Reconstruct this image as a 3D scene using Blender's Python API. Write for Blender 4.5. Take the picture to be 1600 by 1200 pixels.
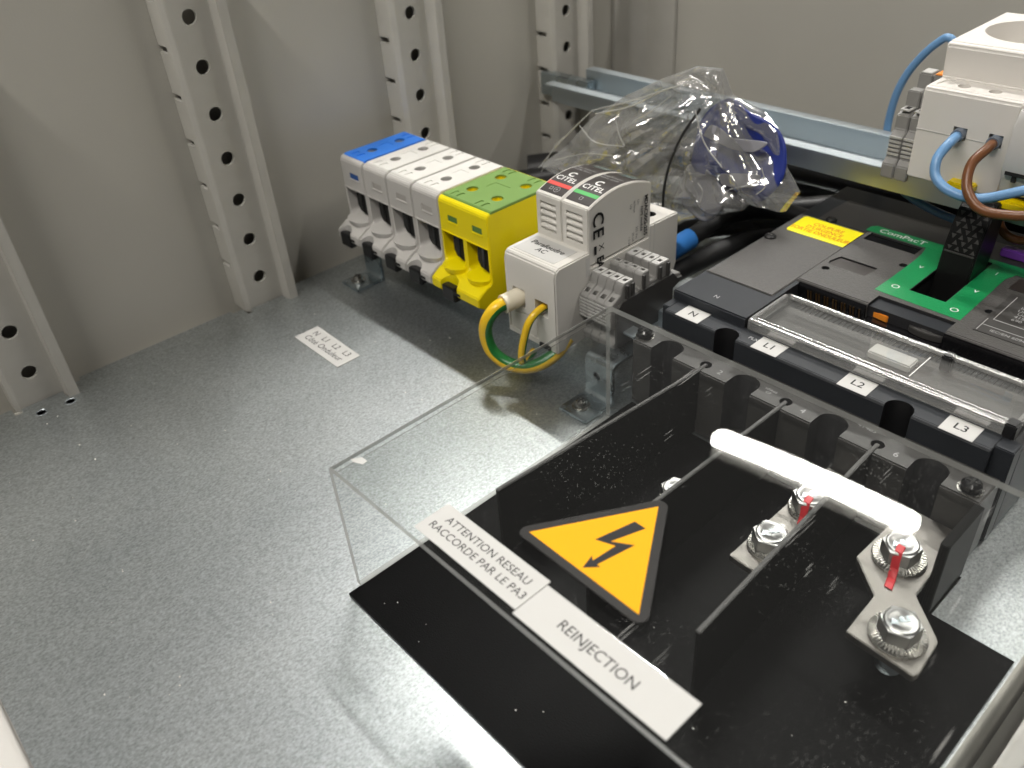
import bpy, bmesh, math, random
from mathutils import Vector, Matrix
from math import radians, sin, cos, pi
random.seed(7)
S = 0.001                      # everything below is written in millimetres
scn = bpy.context.scene
COL = scn.collection
for o in list(bpy.data.objects): bpy.data.objects.remove(o)

# ------------------------------------------------------------------ camera
def rotvec(r):
    v = Vector(r); return Matrix.Rotation(v.length, 3, v.normalized())
CAM = Vector((221.2763, -242.9479, 258.99))
cd = bpy.data.cameras.new('camera'); cam = bpy.data.objects.new('camera', cd); COL.objects.link(cam)
cam.matrix_world = Matrix.Translation(CAM*S) @ rotvec((0.8617, 0.4459, 0.7307)).to_4x4()
cd.sensor_width = 36; cd.lens = 1329.32/1600*36; cd.clip_start = 0.01; cd.clip_end = 50
cd.dof.use_dof = True; cd.dof.focus_distance = 0.36; cd.dof.aperture_fstop = 12.0
scn.camera = cam
# ------------------------------------------------------------------ world, lamps, exposure
w = bpy.data.worlds.new('World'); scn.world = w; w.use_nodes = True
w.node_tree.nodes['Background'].inputs[0].default_value = (1.0, 0.97, 0.93, 1)
w.node_tree.nodes['Background'].inputs[1].default_value = 0.05
TUBE_NEAR, TUBE_FAR, TUBE_FRONT, TUBE_RIGHT = 132.0, 60.0, 64.0, 44.0       # radiance of the two ceiling tubes
scn.view_settings.view_transform = 'Standard'
scn.view_settings.look = 'None'
scn.view_settings.exposure = 0.46
scn.view_settings.gamma = 1.0
scn.render.resolution_x = 1024; scn.render.resolution_y = 768
scn.cycles.max_bounces = 10; scn.cycles.transparent_max_bounces = 24
scn.cycles.sample_clamp_indirect = 6
scn.cycles.caustics_reflective = False; scn.cycles.caustics_refractive = False

# ------------------------------------------------------------------ materials
MAT = {}
def nodes_of(m):
    m.use_nodes = True; return m.node_tree.nodes, m.node_tree.links
def mat(name, col, rough=.5, metal=0., bump=0., bscale=400., var=0., vscale=60., rvar=0., spec=.5, coat=0., bdist=.0002, sss=0.):
    m = bpy.data.materials.new(name); N, L = nodes_of(m); b = N['Principled BSDF']
    b.inputs['Base Color'].default_value = (*col, 1); b.inputs['Roughness'].default_value = rough
    b.inputs['Metallic'].default_value = metal; b.inputs['Specular IOR Level'].default_value = spec
    b.inputs['Coat Weight'].default_value = coat
    tc = N.new('ShaderNodeTexCoord')
    if var or rvar:
        nz = N.new('ShaderNodeTexNoise'); nz.inputs['Scale'].default_value = vscale; nz.inputs['Detail'].default_value = 5
        L.new(tc.outputs['Object'], nz.inputs['Vector'])
        if var:
            mr = N.new('ShaderNodeMapRange'); mr.inputs[1].default_value = .3; mr.inputs[2].default_value = .7
            mr.inputs[3].default_value = 1-var; mr.inputs[4].default_value = 1+var
            L.new(nz.outputs['Fac'], mr.inputs[0])
            mx = N.new('ShaderNodeMix'); mx.data_type = 'RGBA'; mx.blend_type = 'MULTIPLY'; mx.inputs[0].default_value = 1
            mx.inputs[6].default_value = (*col, 1); L.new(mr.outputs[0], mx.inputs[7]); L.new(mx.outputs[2], b.inputs['Base Color'])
        if rvar:
            mr = N.new('ShaderNodeMapRange'); mr.inputs[1].default_value = .3; mr.inputs[2].default_value = .7
            mr.inputs[3].default_value = max(.02, rough-rvar); mr.inputs[4].default_value = rough+rvar
            L.new(nz.outputs['Fac'], mr.inputs[0]); L.new(mr.outputs[0], b.inputs['Roughness'])
    if bump:
        n2 = N.new('ShaderNodeTexNoise'); n2.inputs['Scale'].default_value = bscale; n2.inputs['Detail'].default_value = 3
        L.new(tc.outputs['Object'], n2.inputs['Vector'])
        bp = N.new('ShaderNodeBump'); bp.inputs['Strength'].default_value = bump; bp.inputs['Distance'].default_value = bdist
        L.new(n2.outputs['Fac'], bp.inputs['Height']); L.new(bp.outputs[0], b.inputs['Normal'])
    MAT[name] = m; return m
mat('paint', (.50, .485, .44), .48, bump=.25, bscale=900, var=.03, vscale=12)
mat('post_paint', (.50, .487, .45), .42, bump=.2, bscale=900, var=.03)
mat('frame_paint', (.56, .545, .52), .45, bump=.2, bscale=900, var=.04)
mat('zinc', (.46, .52, .55), .28, 1., bump=.12, bscale=500, var=.16, vscale=80, rvar=.08)
mat('zinc_rail', (.50, .55, .58), .40, 1., var=.0)
mat('fold_metal', (.30, .295, .27), .52, .85, bump=.3, bscale=900, var=.12, vscale=40)
mat('scratch', (.62, .63, .63), .5, .5)
mat('bolt_steel', (.36, .36, .355), .30, 1., bump=.10, bscale=1500)
mat('steel', (.40, .39, .365), .26, 1., bump=.12, bscale=900, var=.10, vscale=300, rvar=.06)
mat('tin', (.26, .248, .23), .46, 1., bump=.5, bscale=1600, var=.14, vscale=200, rvar=.10)
mat('grey_plastic', (.54, .525, .505), .42, bump=.06, bscale=1500, var=.03)
mat('white_cap', (.64, .63, .60), .42, var=.02)
mat('blue_cap', (.03, .20, .74), .42)
mat('yellow', (.90, .74, .0), .40, bump=.05, bscale=1500)
mat('green_cap', (.15, .27, .06), .42, bump=.05, bscale=1500)
mat('green_win', (.10, .22, .05), .4)
mat('blue_win', (.02, .09, .32), .4)
mat('grey_win', (.42, .40, .38), .4)
mat('white_plastic', (.66, .64, .60), .38, bump=.05, bscale=1200, var=.02)
mat('ivory', (.78, .72, .58), .45)
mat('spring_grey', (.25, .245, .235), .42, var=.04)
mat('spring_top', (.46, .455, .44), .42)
mat('black', (.012, .012, .013), .38)
mat('black_gloss', (.008, .008, .009), .12)
mat('toggle_black', (.006, .006, .006), .35, spec=.3)
mat('void', (.006, .006, .006), .8)
mat('sheet_black', (.0032, .0032, .0034), .44, bump=.35, bscale=1800, var=.35, vscale=25, rvar=.06, spec=.05)
mat('brk_blue', (.028, .031, .036), .45, spec=.22, bump=.12, bscale=1600, var=.05)
mat('brk_grey', (.078, .075, .072), .46, spec=.38, bump=.75, bscale=1300, var=.10, vscale=700, bdist=.0003)
mat('brk_dark', (.022, .022, .024), .45, bump=.15, bscale=1500)
mat('brk_low', (.048, .046, .044), .45, bump=.2, bscale=1500, var=.06)
mat('barrier', (.0065, .0065, .0062), .5, spec=.08)
mat('amber', (.06, .032, .010), .14)
mat('green_label', (.010, .27, .085), .30, bump=.55, bscale=1500, bdist=.0003)
mat('white_print', (.80, .80, .78), .5)
mat('grey_print', (.42, .42, .42), .5)
mat('black_print', (.012, .012, .013), .55, spec=.2)
mat('sticker', (.55, .545, .53), .55, spec=.3)
mat('sticker_yellow', (.95, .85, .0), .4)
mat('red_print', (.80, .22, .02), .5)
mat('orange_sign', (.93, .40, .004), .6, spec=.15)
mat('film', (.012, .011, .010), .42, spec=.12)
mat('orange', (.90, .30, .03), .4)
mat('citel_dark', (.030, .024, .022), .35)
mat('citel_red', (.65, .05, .035), .4)
mat('citel_green', (.06, .40, .09), .4)
mat('citel_window', (.10, .13, .12), .25)
mat('red_paint', (.62, .03, .04), .4, bump=.3, bscale=800)
mat('cable_black', (.020, .020, .021), .45, spec=.4)
mat('cable_blue', (.16, .33, .58), .35)
mat('cable_brown', (.15, .055, .018), .35)
mat('gy_green', (.015, .16, .035), .30)
mat('gy_yellow', (.88, .56, .02), .30)
mat('sleeve_blue', (.05, .25, .72), .45)
mat('purple', (.20, .06, .42), .3)
mat('module_white', (.76, .73, .69), .40, bump=.04, bscale=1200)
mat('module_grey', (.58, .57, .55), .42, bump=.04, bscale=1200)
mat('sleeve_grey', (.16, .19, .24), .45)
mat('yellow_clip', (.80, .60, .0), .35)
mat('dust', (.80, .78, .74), .8)
mat('copper', (.45, .16, .06), .35, 1.)

def galvanised():
    m = bpy.data.materials.new('galvanised'); N, L = nodes_of(m); b = N['Principled BSDF']
    tc = N.new('ShaderNodeTexCoord'); MAT['galvanised'] = m
    b.inputs['Metallic'].default_value = .92
    big = N.new('ShaderNodeTexNoise'); big.inputs['Scale'].default_value = 9; big.inputs['Detail'].default_value = 6; big.inputs['Roughness'].default_value = .6
    fine = N.new('ShaderNodeTexNoise'); fine.inputs['Scale'].default_value = 1250; fine.inputs['Detail'].default_value = 4
    mp = N.new('ShaderNodeMapping'); mp.inputs['Scale'].default_value = (1, .65, 1)
    L.new(tc.outputs['Object'], big.inputs['Vector']); L.new(tc.outputs['Object'], mp.inputs[0]); L.new(mp.outputs[0], fine.inputs['Vector'])
    stain = N.new('ShaderNodeTexNoise'); stain.inputs['Scale'].default_value = 26; stain.inputs['Detail'].default_value = 8; stain.inputs['Roughness'].default_value = .7
    L.new(tc.outputs['Object'], stain.inputs['Vector'])
    r1 = N.new('ShaderNodeValToRGB'); r1.color_ramp.elements[0].position = .30; r1.color_ramp.elements[0].color = (.445, .48, .49, 1)
    r1.color_ramp.elements[1].position = .72; r1.color_ramp.elements[1].color = (.535, .565, .57, 1); L.new(big.outputs['Fac'], r1.inputs[0])
    r2 = N.new('ShaderNodeMapRange'); r2.inputs[1].default_value = .3; r2.inputs[2].default_value = .7; r2.inputs[3].default_value = .72; r2.inputs[4].default_value = 1.23
    L.new(fine.outputs['Fac'], r2.inputs[0])
    r3 = N.new('ShaderNodeMapRange'); r3.inputs[1].default_value = .58; r3.inputs[2].default_value = .75; r3.inputs[3].default_value = 1.; r3.inputs[4].default_value = .90
    L.new(stain.outputs['Fac'], r3.inputs[0])
    mm = N.new('ShaderNodeMath'); mm.operation = 'MULTIPLY'; L.new(r2.outputs[0], mm.inputs[0]); L.new(r3.outputs[0], mm.inputs[1])
    mx = N.new('ShaderNodeMix'); mx.data_type = 'RGBA'; mx.blend_type = 'MULTIPLY'; mx.inputs[0].default_value = 1
    L.new(r1.outputs[0], mx.inputs[6]); L.new(mm.outputs[0], mx.inputs[7]); L.new(mx.outputs[2], b.inputs['Base Color'])
    rr = N.new('ShaderNodeMapRange'); rr.inputs[3].default_value = .36; rr.inputs[4].default_value = .39; L.new(big.outputs['Fac'], rr.inputs[0]); L.new(rr.outputs[0], b.inputs['Roughness'])
    bp = N.new('ShaderNodeBump'); bp.inputs['Strength'].default_value = .26; bp.inputs['Distance'].default_value = .0001
    L.new(fine.outputs['Fac'], bp.inputs['Height']); L.new(bp.outputs[0], b.inputs['Normal'])
galvanised()

def clear(name, tint=(.97, .975, .97), f0=.045, rough=.0, haze=0., specks=0., bumpy=0., bscale=40.):
    """clear sheet plastic: straight-through transparency plus a Fresnel reflection, with dust and scratches"""
    m = bpy.data.materials.new(name); N, L = nodes_of(m); N.remove(N['Principled BSDF']); out = N['Material Output']
    lw = N.new('ShaderNodeLayerWeight'); lw.inputs[0].default_value = .5
    pw = N.new('ShaderNodeMath'); pw.operation = 'POWER'; pw.inputs[1].default_value = 5; L.new(lw.outputs['Facing'], pw.inputs[0])
    ma = N.new('ShaderNodeMath'); ma.operation = 'MULTIPLY_ADD'; ma.inputs[1].default_value = 1-f0; ma.inputs[2].default_value = f0; L.new(pw.outputs[0], ma.inputs[0])
    tr = N.new('ShaderNodeBsdfTransparent'); tr.inputs[0].default_value = (*tint, 1)
    gl = N.new('ShaderNodeBsdfGlossy'); gl.inputs['Roughness'].default_value = rough
    tc = N.new('ShaderNodeTexCoord')
    mix = N.new('ShaderNodeMixShader'); L.new(ma.outputs[0], mix.inputs[0]); L.new(tr.outputs[0], mix.inputs[1]); L.new(gl.outputs[0], mix.inputs[2])
    last = mix
    if bumpy:
        nz = N.new('ShaderNodeTexNoise'); nz.inputs['Scale'].default_value = bscale; nz.inputs['Detail'].default_value = 4
        L.new(tc.outputs['Object'], nz.inputs['Vector'])
        bp = N.new('ShaderNodeBump'); bp.inputs['Strength'].default_value = bumpy; bp.inputs['Distance'].default_value = .004
        L.new(nz.outputs['Fac'], bp.inputs['Height']); L.new(bp.outputs[0], gl.inputs['Normal'])
    if haze or specks:
        df = N.new('ShaderNodeBsdfDiffuse'); df.inputs[0].default_value = (.8, .8, .78, 1)
        fac = None
        if specks:
            big = N.new('ShaderNodeTexNoise'); big.inputs['Scale'].default_value = 22; big.inputs['Detail'].default_value = 3
            L.new(tc.outputs['Object'], big.inputs['Vector'])
            dens = N.new('ShaderNodeMapRange'); dens.inputs[1].default_value = .35; dens.inputs[2].default_value = .75; dens.inputs[3].default_value = .03; dens.inputs[4].default_value = .15
            L.new(big.outputs['Fac'], dens.inputs[0])
            vo = N.new('ShaderNodeTexVoronoi'); vo.inputs['Scale'].default_value = 760; L.new(tc.outputs['Object'], vo.inputs['Vector'])
            lt = N.new('ShaderNodeMath'); lt.operation = 'LESS_THAN'; L.new(vo.outputs['Distance'], lt.inputs[0]); L.new(dens.outputs[0], lt.inputs[1])
            # streak scratches: strongly stretched noise
            mp = N.new('ShaderNodeMapping'); mp.inputs['Rotation'].default_value = (0, 0, .6); mp.inputs['Scale'].default_value = (900, 25, 1)
            L.new(tc.outputs['Object'], mp.inputs[0])
            sn = N.new('ShaderNodeTexNoise'); sn.inputs['Scale'].default_value = 1; sn.inputs['Detail'].default_value = 2; L.new(mp.outputs[0], sn.inputs['Vector'])
            sg = N.new('ShaderNodeMath'); sg.operation = 'GREATER_THAN'; sg.inputs[1].default_value = .735; L.new(sn.outputs['Fac'], sg.inputs[0])
            mxm = N.new('ShaderNodeMath'); mxm.operation = 'MAXIMUM'; L.new(lt.outputs[0], mxm.inputs[0]); L.new(sg.outputs[0], mxm.inputs[1])
            sc = N.new('ShaderNodeMath'); sc.operation = 'MULTIPLY_ADD'; sc.inputs[1].default_value = specks; sc.inputs[2].default_value = haze; L.new(mxm.outputs[0], sc.inputs[0])
            fac = sc.outputs[0]
        m2 = N.new('ShaderNodeMixShader'); m2.inputs[0].default_value = haze
        if fac: L.new(fac, m2.inputs[0])
        L.new(last.outputs[0], m2.inputs[1]); L.new(df.outputs[0], m2.inputs[2]); last = m2
    L.new(last.outputs[0], out.inputs[0]); MAT[name] = m
clear('acrylic', specks=.26, haze=.004)
clear('acrylic_edge', tint=(.80, .81, .79), f0=.25, rough=.20, haze=.36)
clear('clear_window', f0=.06, haze=.05)
clear('clear_rim', tint=(.82, .82, .81), f0=.40, rough=.18, haze=.16)
clear('bag_film', tint=(.90, .90, .90), f0=.28, rough=.12, haze=.12, bumpy=.16, bscale=45)
clear('bag_crease_glint', tint=(.85, .85, .85), f0=.30, rough=.25, haze=.38)  # pale haze for the glints painted along the bag folds

def emit(name, col, strength):
    m = bpy.data.materials.new(name); N, L = nodes_of(m); N.remove(N['Principled BSDF'])
    e = N.new('ShaderNodeEmission'); e.inputs[0].default_value = (*col, 1); e.inputs[1].default_value = strength
    L.new(e.outputs[0], N['Material Output'].inputs[0]); MAT[name] = m
emit('tube_near', (1., .975, .93), TUBE_NEAR)
emit('tube_far', (1., .985, .93), TUBE_FAR)
emit('tube_front', (1., .96, .89), TUBE_FRONT)
emit('tube_right', (1., .965, .90), TUBE_RIGHT)

# ------------------------------------------------------------------ mesh helpers (all in mm, world axes)
def V(*a): return Vector(a)
class MB:
    def __init__(s): s.bm = bmesh.new(); s.mi = 0
    def _fin(s, n0):
        s.bm.faces.ensure_lookup_table()
        for f in s.bm.faces[n0:]: f.material_index = s.mi
    def box(s, x0, x1, y0, y1, z0, z1, b=0, seg=2):
        n0 = len(s.bm.faces)
        if b:
            t = bmesh.new(); MB._cube(t, x0, x1, y0, y1, z0, z1)
            bmesh.ops.bevel(t, geom=t.edges[:], offset=b, segments=seg, affect='EDGES', clamp_overlap=True)
            s._merge(t)
        else: MB._cube(s.bm, x0, x1, y0, y1, z0, z1)
        s._fin(n0); return s
    @staticmethod
    def _cube(bm, x0, x1, y0, y1, z0, z1):
        v = [bm.verts.new((x, y, z)) for x in (x0, x1) for y in (y0, y1) for z in (z0, z1)]
        for f in ((0, 1, 3, 2), (4, 6, 7, 5), (0, 4, 5, 1), (2, 3, 7, 6), (0, 2, 6, 4), (1, 5, 7, 3)): bm.faces.new([v[i] for i in f])
    def _merge(s, t, M=None):
        t.verts.index_update(); mp = []
        for v in t.verts: mp.append(s.bm.verts.new(M @ v.co if M else v.co))
        for f in t.faces: s.bm.faces.new([mp[v.index] for v in f.verts])
        t.free()
    def prism(s, prof, axis, a0, a1, b=0, seg=2, capmat=None):
        """prof: 2D outline. axis x: (y,z); y: (x,z); z: (x,y)"""
        n0 = len(s.bm.faces)
        def P(p, a): return {'x': (a, p[0], p[1]), 'y': (p[0], a, p[1]), 'z': (p[0], p[1], a)}[axis]
        t = bmesh.new()
        A = [t.verts.new(P(p, a0)) for p in prof]; B = [t.verts.new(P(p, a1)) for p in prof]; n = len(prof)
        t.faces.new(A); t.faces.new(B[::-1])
        for i in range(n): t.faces.new((A[i], B[i], B[(i+1) % n], A[(i+1) % n]))
        bmesh.ops.recalc_face_normals(t, faces=t.faces[:])
        if b: bmesh.ops.bevel(t, geom=[e for e in t.edges if e.calc_face_angle(0) > .5], offset=b, segments=seg, affect='EDGES', clamp_overlap=True)
        s._merge(t); s._fin(n0); return s
    def lathe(s, prof, c, axis='z', n=24):
        """prof: (r, h) pairs along the axis from centre c; closed at ends where r=0 or by caps"""
        n0 = len(s.bm.faces); rings = []
        def P(r, h, a):
            q = {'z': (r*cos(a), r*sin(a), h), 'y': (r*cos(a), h, -r*sin(a)), 'x': (h, r*cos(a), r*sin(a))}[axis]
            return (c[0]+q[0], c[1]+q[1], c[2]+q[2])
        for r, h in prof: rings.append([s.bm.verts.new(P(r, h, 2*pi*i/n)) for i in range(n)])
        for A, B in zip(rings, rings[1:]):
            for i in range(n): s.bm.faces.new((A[i], A[(i+1) % n], B[(i+1) % n], B[i]))
        s.bm.faces.new(rings[0][::-1]); s.bm.faces.new(rings[-1]); s._fin(n0); return s
    def cyl(s, c, axis, r, h, n=24): return s.lathe([(r, 0), (r, h)], c, axis, n)
    def tube(s, pts, r, n=12, stripe=None, taper=None):
        n0 = len(s.bm.faces); pts = [Vector(p) for p in pts]; N = len(pts)
        up = V(0, 0, 1); prev = None; rings = []
        for i, p in enumerate(pts):
            t = (pts[min(i+1, N-1)]-pts[max(i-1, 0)]).normalized()
            if prev is None:
                u = t.cross(up);  u = t.cross(V(0, 1, 0)) if u.length < .1 else u; u.normalize()
            else: u = (prev - t*prev.dot(t)).normalized()
            prev = u; v = t.cross(u)
            rings.append([s.bm.verts.new(p+(u*cos(2*pi*k/n)+v*sin(2*pi*k/n))*r) for k in range(n)])
        for A, B in zip(rings, rings[1:]):
            for k in range(n):
                f = s.bm.faces.new((A[k], A[(k+1) % n], B[(k+1) % n], B[k])); f.smooth = True
                f.material_index = 1 if stripe and (k in stripe) else s.mi
        s.bm.faces.new(rings[0][::-1]); s.bm.faces.new(rings[-1]); return s
    def poly(s, pts):
        n0 = len(s.bm.faces); s.bm.faces.new([s.bm.verts.new(p) for p in pts]); s._fin(n0); return s
    def build(s, name, mats, parent=None, smooth=True, recalc=True):
        if recalc: bmesh.ops.recalc_face_normals(s.bm, faces=s.bm.faces[:])
        if parent is not None: org = world_loc(parent)/S
        else:
            xs = [v.co for v in s.bm.verts]; lo = [min(c[i] for c in xs) for i in range(3)]; hi = [max(c[i] for c in xs) for i in range(3)]
            org = V((lo[0]+hi[0])/2, (lo[1]+hi[1])/2, lo[2])
        for v in s.bm.verts: v.co = (v.co-org)*S
        me = bpy.data.meshes.new(name); s.bm.to_mesh(me); s.bm.free()
        for m in (mats if isinstance(mats, (list, tuple)) else [mats]): me.materials.append(MAT[m])
        if smooth:
            for p in me.polygons: p.use_smooth = True
            me.set_sharp_from_angle(angle=radians(32))
        o = bpy.data.objects.new(name, me); COL.objects.link(o)
        if parent is not None: o.parent = parent
        else: o.location = org*S
        return o
def world_loc(o):
    l = Vector(o.location)
    while o.parent: o = o.parent; l += o.location
    return l
def thing(name, label, cat, loc, group=None):
    o = bpy.data.objects.new(name, None); COL.objects.link(o); o.location = Vector(loc)*S
    o.empty_display_size = .01
    return tag(o, label, cat, group)
def tag(o, label, cat, group=None):
    o['label'] = label; o['category'] = cat
    if group: o['group'] = group
    return o
def struct(o, kind='structure'): o['kind'] = kind; return o
def cut(o, mb, mi=0):
    """boolean-subtract the shapes in mb (mm, world axes) from object o"""
    for f in mb.bm.faces: f.material_index = mi
    nm = [m.name for m in o.data.materials]
    c = mb.build('cutter', nm if len(nm) > 1 else nm[:1])
    md = o.modifiers.new('cut', 'BOOLEAN'); md.operation = 'DIFFERENCE'; md.solver = 'EXACT'; md.object = c
    bpy.context.view_layer.update()
    dg = bpy.context.evaluated_depsgraph_get(); me = bpy.data.meshes.new_from_object(o.evaluated_get(dg))
    o.modifiers.clear(); old = o.data; o.data = me; bpy.data.meshes.remove(old)
    cm = c.data; bpy.data.objects.remove(c); bpy.data.meshes.remove(cm)
    for p in me.polygons: p.use_smooth = True
    me.set_sharp_from_angle(angle=radians(32))
    return o
def dup(root, dx, label=None):
    r = root.copy(); COL.objects.link(r); r.location = root.location + Vector(dx)*S
    if label: r['label'] = label
    for ch in list(root.children):
        c = ch.copy(); COL.objects.link(c); c.parent = r
        for g in list(ch.children):
            d = g.copy(); COL.objects.link(d); d.parent = c
    return r
def text(s, size, c, xd, yd, m, parent, name='lettering', bold=0., sx=1., lift=.12, warp=None, space=1.0, spacing=1.):
    """flat raised-print lettering: size in mm (em), centre c, reading direction xd, up direction yd"""
    cu = bpy.data.curves.new('t', 'FONT'); cu.body = s; cu.size = 1; cu.align_x = 'CENTER'; cu.align_y = 'CENTER'
    cu.offset = bold; cu.space_line = space; cu.space_character = spacing; cu.resolution_u = 3
    t = bpy.data.objects.new('t', cu); COL.objects.link(t); bpy.context.view_layer.update()
    me = bpy.data.meshes.new_from_object(t.evaluated_get(bpy.context.evaluated_depsgraph_get()))
    bpy.data.objects.remove(t); bpy.data.curves.remove(cu)
    xd = Vector(xd).normalized(); yd = Vector(yd).normalized(); n = xd.cross(yd); c = Vector(c)
    org = world_loc(parent)/S
    for v in me.vertices:
        p = c + xd*(v.co.x*size*sx) + yd*(v.co.y*size) + n*lift
        if warp: p = warp(p)
        v.co = (p-org)*S
    me.materials.clear(); me.materials.append(MAT[m]); me.name = name
    o = bpy.data.objects.new(name, me); COL.objects.link(o); o.parent = parent; return o
def crom(pts, k=8):
    P = [Vector(p) for p in pts]; P = [P[0]*2-P[1]]+P+[P[-1]*2-P[-2]]; out = []
    for i in range(1, len(P)-2):
        for j in range(k):
            t = j/k; a, b, c, d = P[i-1:i+3]
            out.append(.5*((2*b)+(c-a)*t+(2*a-5*b+4*c-d)*t*t+(3*b-a-3*c+d)*t**3))
    return out+[P[-2]]
def disc(cx, cy, r, n=20, a0=0, a1=2*pi): return [(cx+r*cos(a0+(a1-a0)*i/n), cy+r*sin(a0+(a1-a0)*i/n)) for i in range(n)]

# ================================================================== THE SETTING
PT = 2.0                                    # plate thickness
POSTS = [-193.0, -55.5, 82.0, 217.0]        # hole line of each upright
# mounting plate with notches for the uprights and rounded folded edge on the right
out = [(-240, 340), (-240, -268)]
outline = [(-240, -268), (197, -268), (197, 305), (-240, 305)]
notches = []
for py in reversed(POSTS):
    pass
left = []
for py in reversed(POSTS):
    left += [(-240, py+22), (-236.5, py+22), (-236.5, py+14.5), (-226, py+14.5), (-226, py+10.5), (-233, py+10.5),
             (-233, py-11.5), (-229, py-11.5), (-229, py-15.5), (-236.5, py-15.5), (-236.5, py-22), (-240, py-22)]
left = [p for p in left if p[1] < 300]
prof = [(-240, -268), (195, -268), (195, 305), (-240, 305)] + left
b = MB().prism(prof, 'z', -PT, 0)
plate = struct(b.build('mounting_plate', ['galvanised', 'void'], smooth=False))
c = MB()
for hx, hy in ((-221.5, -197.5), (-220, -182.8)): c.cyl((hx, hy, -5), 'z', 2.3, 10, 20)
cut(plate, c)
# rounded fold down the plate's right side
arc = [(195+4*sin(a), -4+4*cos(a)) for a in [i*pi/2/6 for i in range(7)]]
arc2 = [(195+2*sin(a), -4+2*cos(a)) for a in [i*pi/2/6 for i in range(7)]][::-1]
f = MB().prism(arc+[(199, -22), (197, -22)]+arc2, 'y', -268, 305).build('plate_fold', 'fold_metal', plate)
for hx, hy in ((-221.5, -197.5), (-220, -182.8)):
    MB().lathe([(2.35, -.5), (2.35, .05), (2.7, .25), (3.3, .06), (3.3, -.5)], (hx, hy, 0), 'z', 24).build('hole_burr', 'zinc_rail', plate)
def ribbon(pts, wd, z=.05):
    pts = [Vector((*p, z)) for p in pts]; mb = MB(); L, R = [], []
    for i, p in enumerate(pts):
        t = pts[min(i+1, len(pts)-1)]-pts[max(i-1, 0)]; n = V(-t.y, t.x, 0).normalized()*wd*(.3 if i in (0, len(pts)-1) else 1)
        L.append(mb.bm.verts.new(p+n)); R.append(mb.bm.verts.new(p-n))
    for i in range(len(pts)-1): mb.bm.faces.new((L[i], L[i+1], R[i+1], R[i]))
    return mb
for pts, wd in (([(-122.3, -185.6), (-115.3, -198.1), (-108.2, -210.5), (-98.8, -220.6), (-93.4, -228.7)], .13), ([(-60.4, -227.8), (-57.3, -223.1), (-55.5, -217.3)], .13),
                ([(-95.0, -226.8), (-86.3, -235.1), (-80.9, -242.0)], .08), ([(-45.5, -260.5), (-41.9, -260.2)], .14), ([(-59.9, -239.7), (-61.1, -238.3)], .12), ([(-30, -120), (-24, -116)], .08)):
    ribbon(pts, wd*.6).build('scratch', 'scratch', plate, smooth=False, recalc=False)

# painted cabinet shell
lw = struct(MB().box(-256, -252, -420, 322, -40, 205).build('cabinet_wall_left', 'paint', smooth=False))
MB().box(-252, -226, -420, 322, -16, -11, .8).build('wall_return', 'paint', lw)
fw = struct(MB().box(-252, 330, 316, 322, -40, 205).build('cabinet_wall_far', 'paint', smooth=False))
MB().prism([(-252, 316), (-252, 285), (-249, 285), (-249, 304), (-240, 313), (-212, 313), (-212, 316)], 'z', -40, 205, .8).build('corner_fold', 'post_paint', fw)
struct(MB().box(-252, 330, -420, 316, -44, -40).build('cabinet_back_panel', 'paint', smooth=False))
struct(MB().box(-240, 260, -330, -268.4, -40, -2.6, .5).build('cabinet_front_rim', 'frame_paint'))
rr = struct(MB().box(204.5, 262, -271, 300, -40, -5, 2.0).build('cabinet_side_rim', 'frame_paint'))
MB().lathe([(0.01, -.5), (6, -.5), (6, .6), (5, 1.1), (0.01, 1.1)], (216, -58, -5), 'z', 24).build('plug', 'frame_paint', rr)

# uprights: folded sheet with a row of round holes every 25 mm and slots in the outer flange
def post(py, label):
    t = thing('cabinet_upright', label, 'upright', (-233, py, -3), 'perforated uprights along the cabinet wall')
    y0, y1 = py-13.5, py+11.5
    pr = [(-252, y0-0), (-237, y0), (-234.5, y0+2.5), (-234.5, y1), (-224, y1), (-224, y1+5.5), (-252, y1+5.5), (-252, y1+3.5), (-226, y1+3.5), (-226, y1+2), (-236.5, y1+2), (-236.5, y0+3.3), (-238, y0+2), (-252, y0+2)]
    o = MB().prism(pr, 'z', -3, 204, .35).build('channel', ['post_paint', 'void'], t)
    c = MB()
    for k in range(8):
        z = 17.5+25*k
        c.cyl((-245, py, z), 'x', 3.9, 30, 20)
        c.box(-253, -241.5, y0-3, y0+3, z+8.6, z+12.0)
    cut(o, c)
    # dark inside of the hollow seen through the holes
    MB().box(-250, -246, y0+4, y1-2, -3, 203).build('inner_web', 'post_paint', t)
    return t
post(POSTS[0], 'grey perforated upright rising beside two small holes in the plate')
post(POSTS[1], 'grey perforated upright whose foot stands left of the blue-topped terminal')
post(POSTS[2], 'grey perforated upright rising behind the blue-topped terminal block')
post(POSTS[3], 'grey perforated upright at the end of the far mounting rail')

# black insulating sheet
tag(MB().prism([(2.2, -151.5), (194, -151.5), (194, -7), (165, -7), (165, 17), (2.2, 17)], 'z', .05, 1.1).build('insulating_sheet', 'sheet_black', smooth=False),
    'black insulating sheet lying flat on the galvanised plate under the clear cover', 'sheet')

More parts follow.
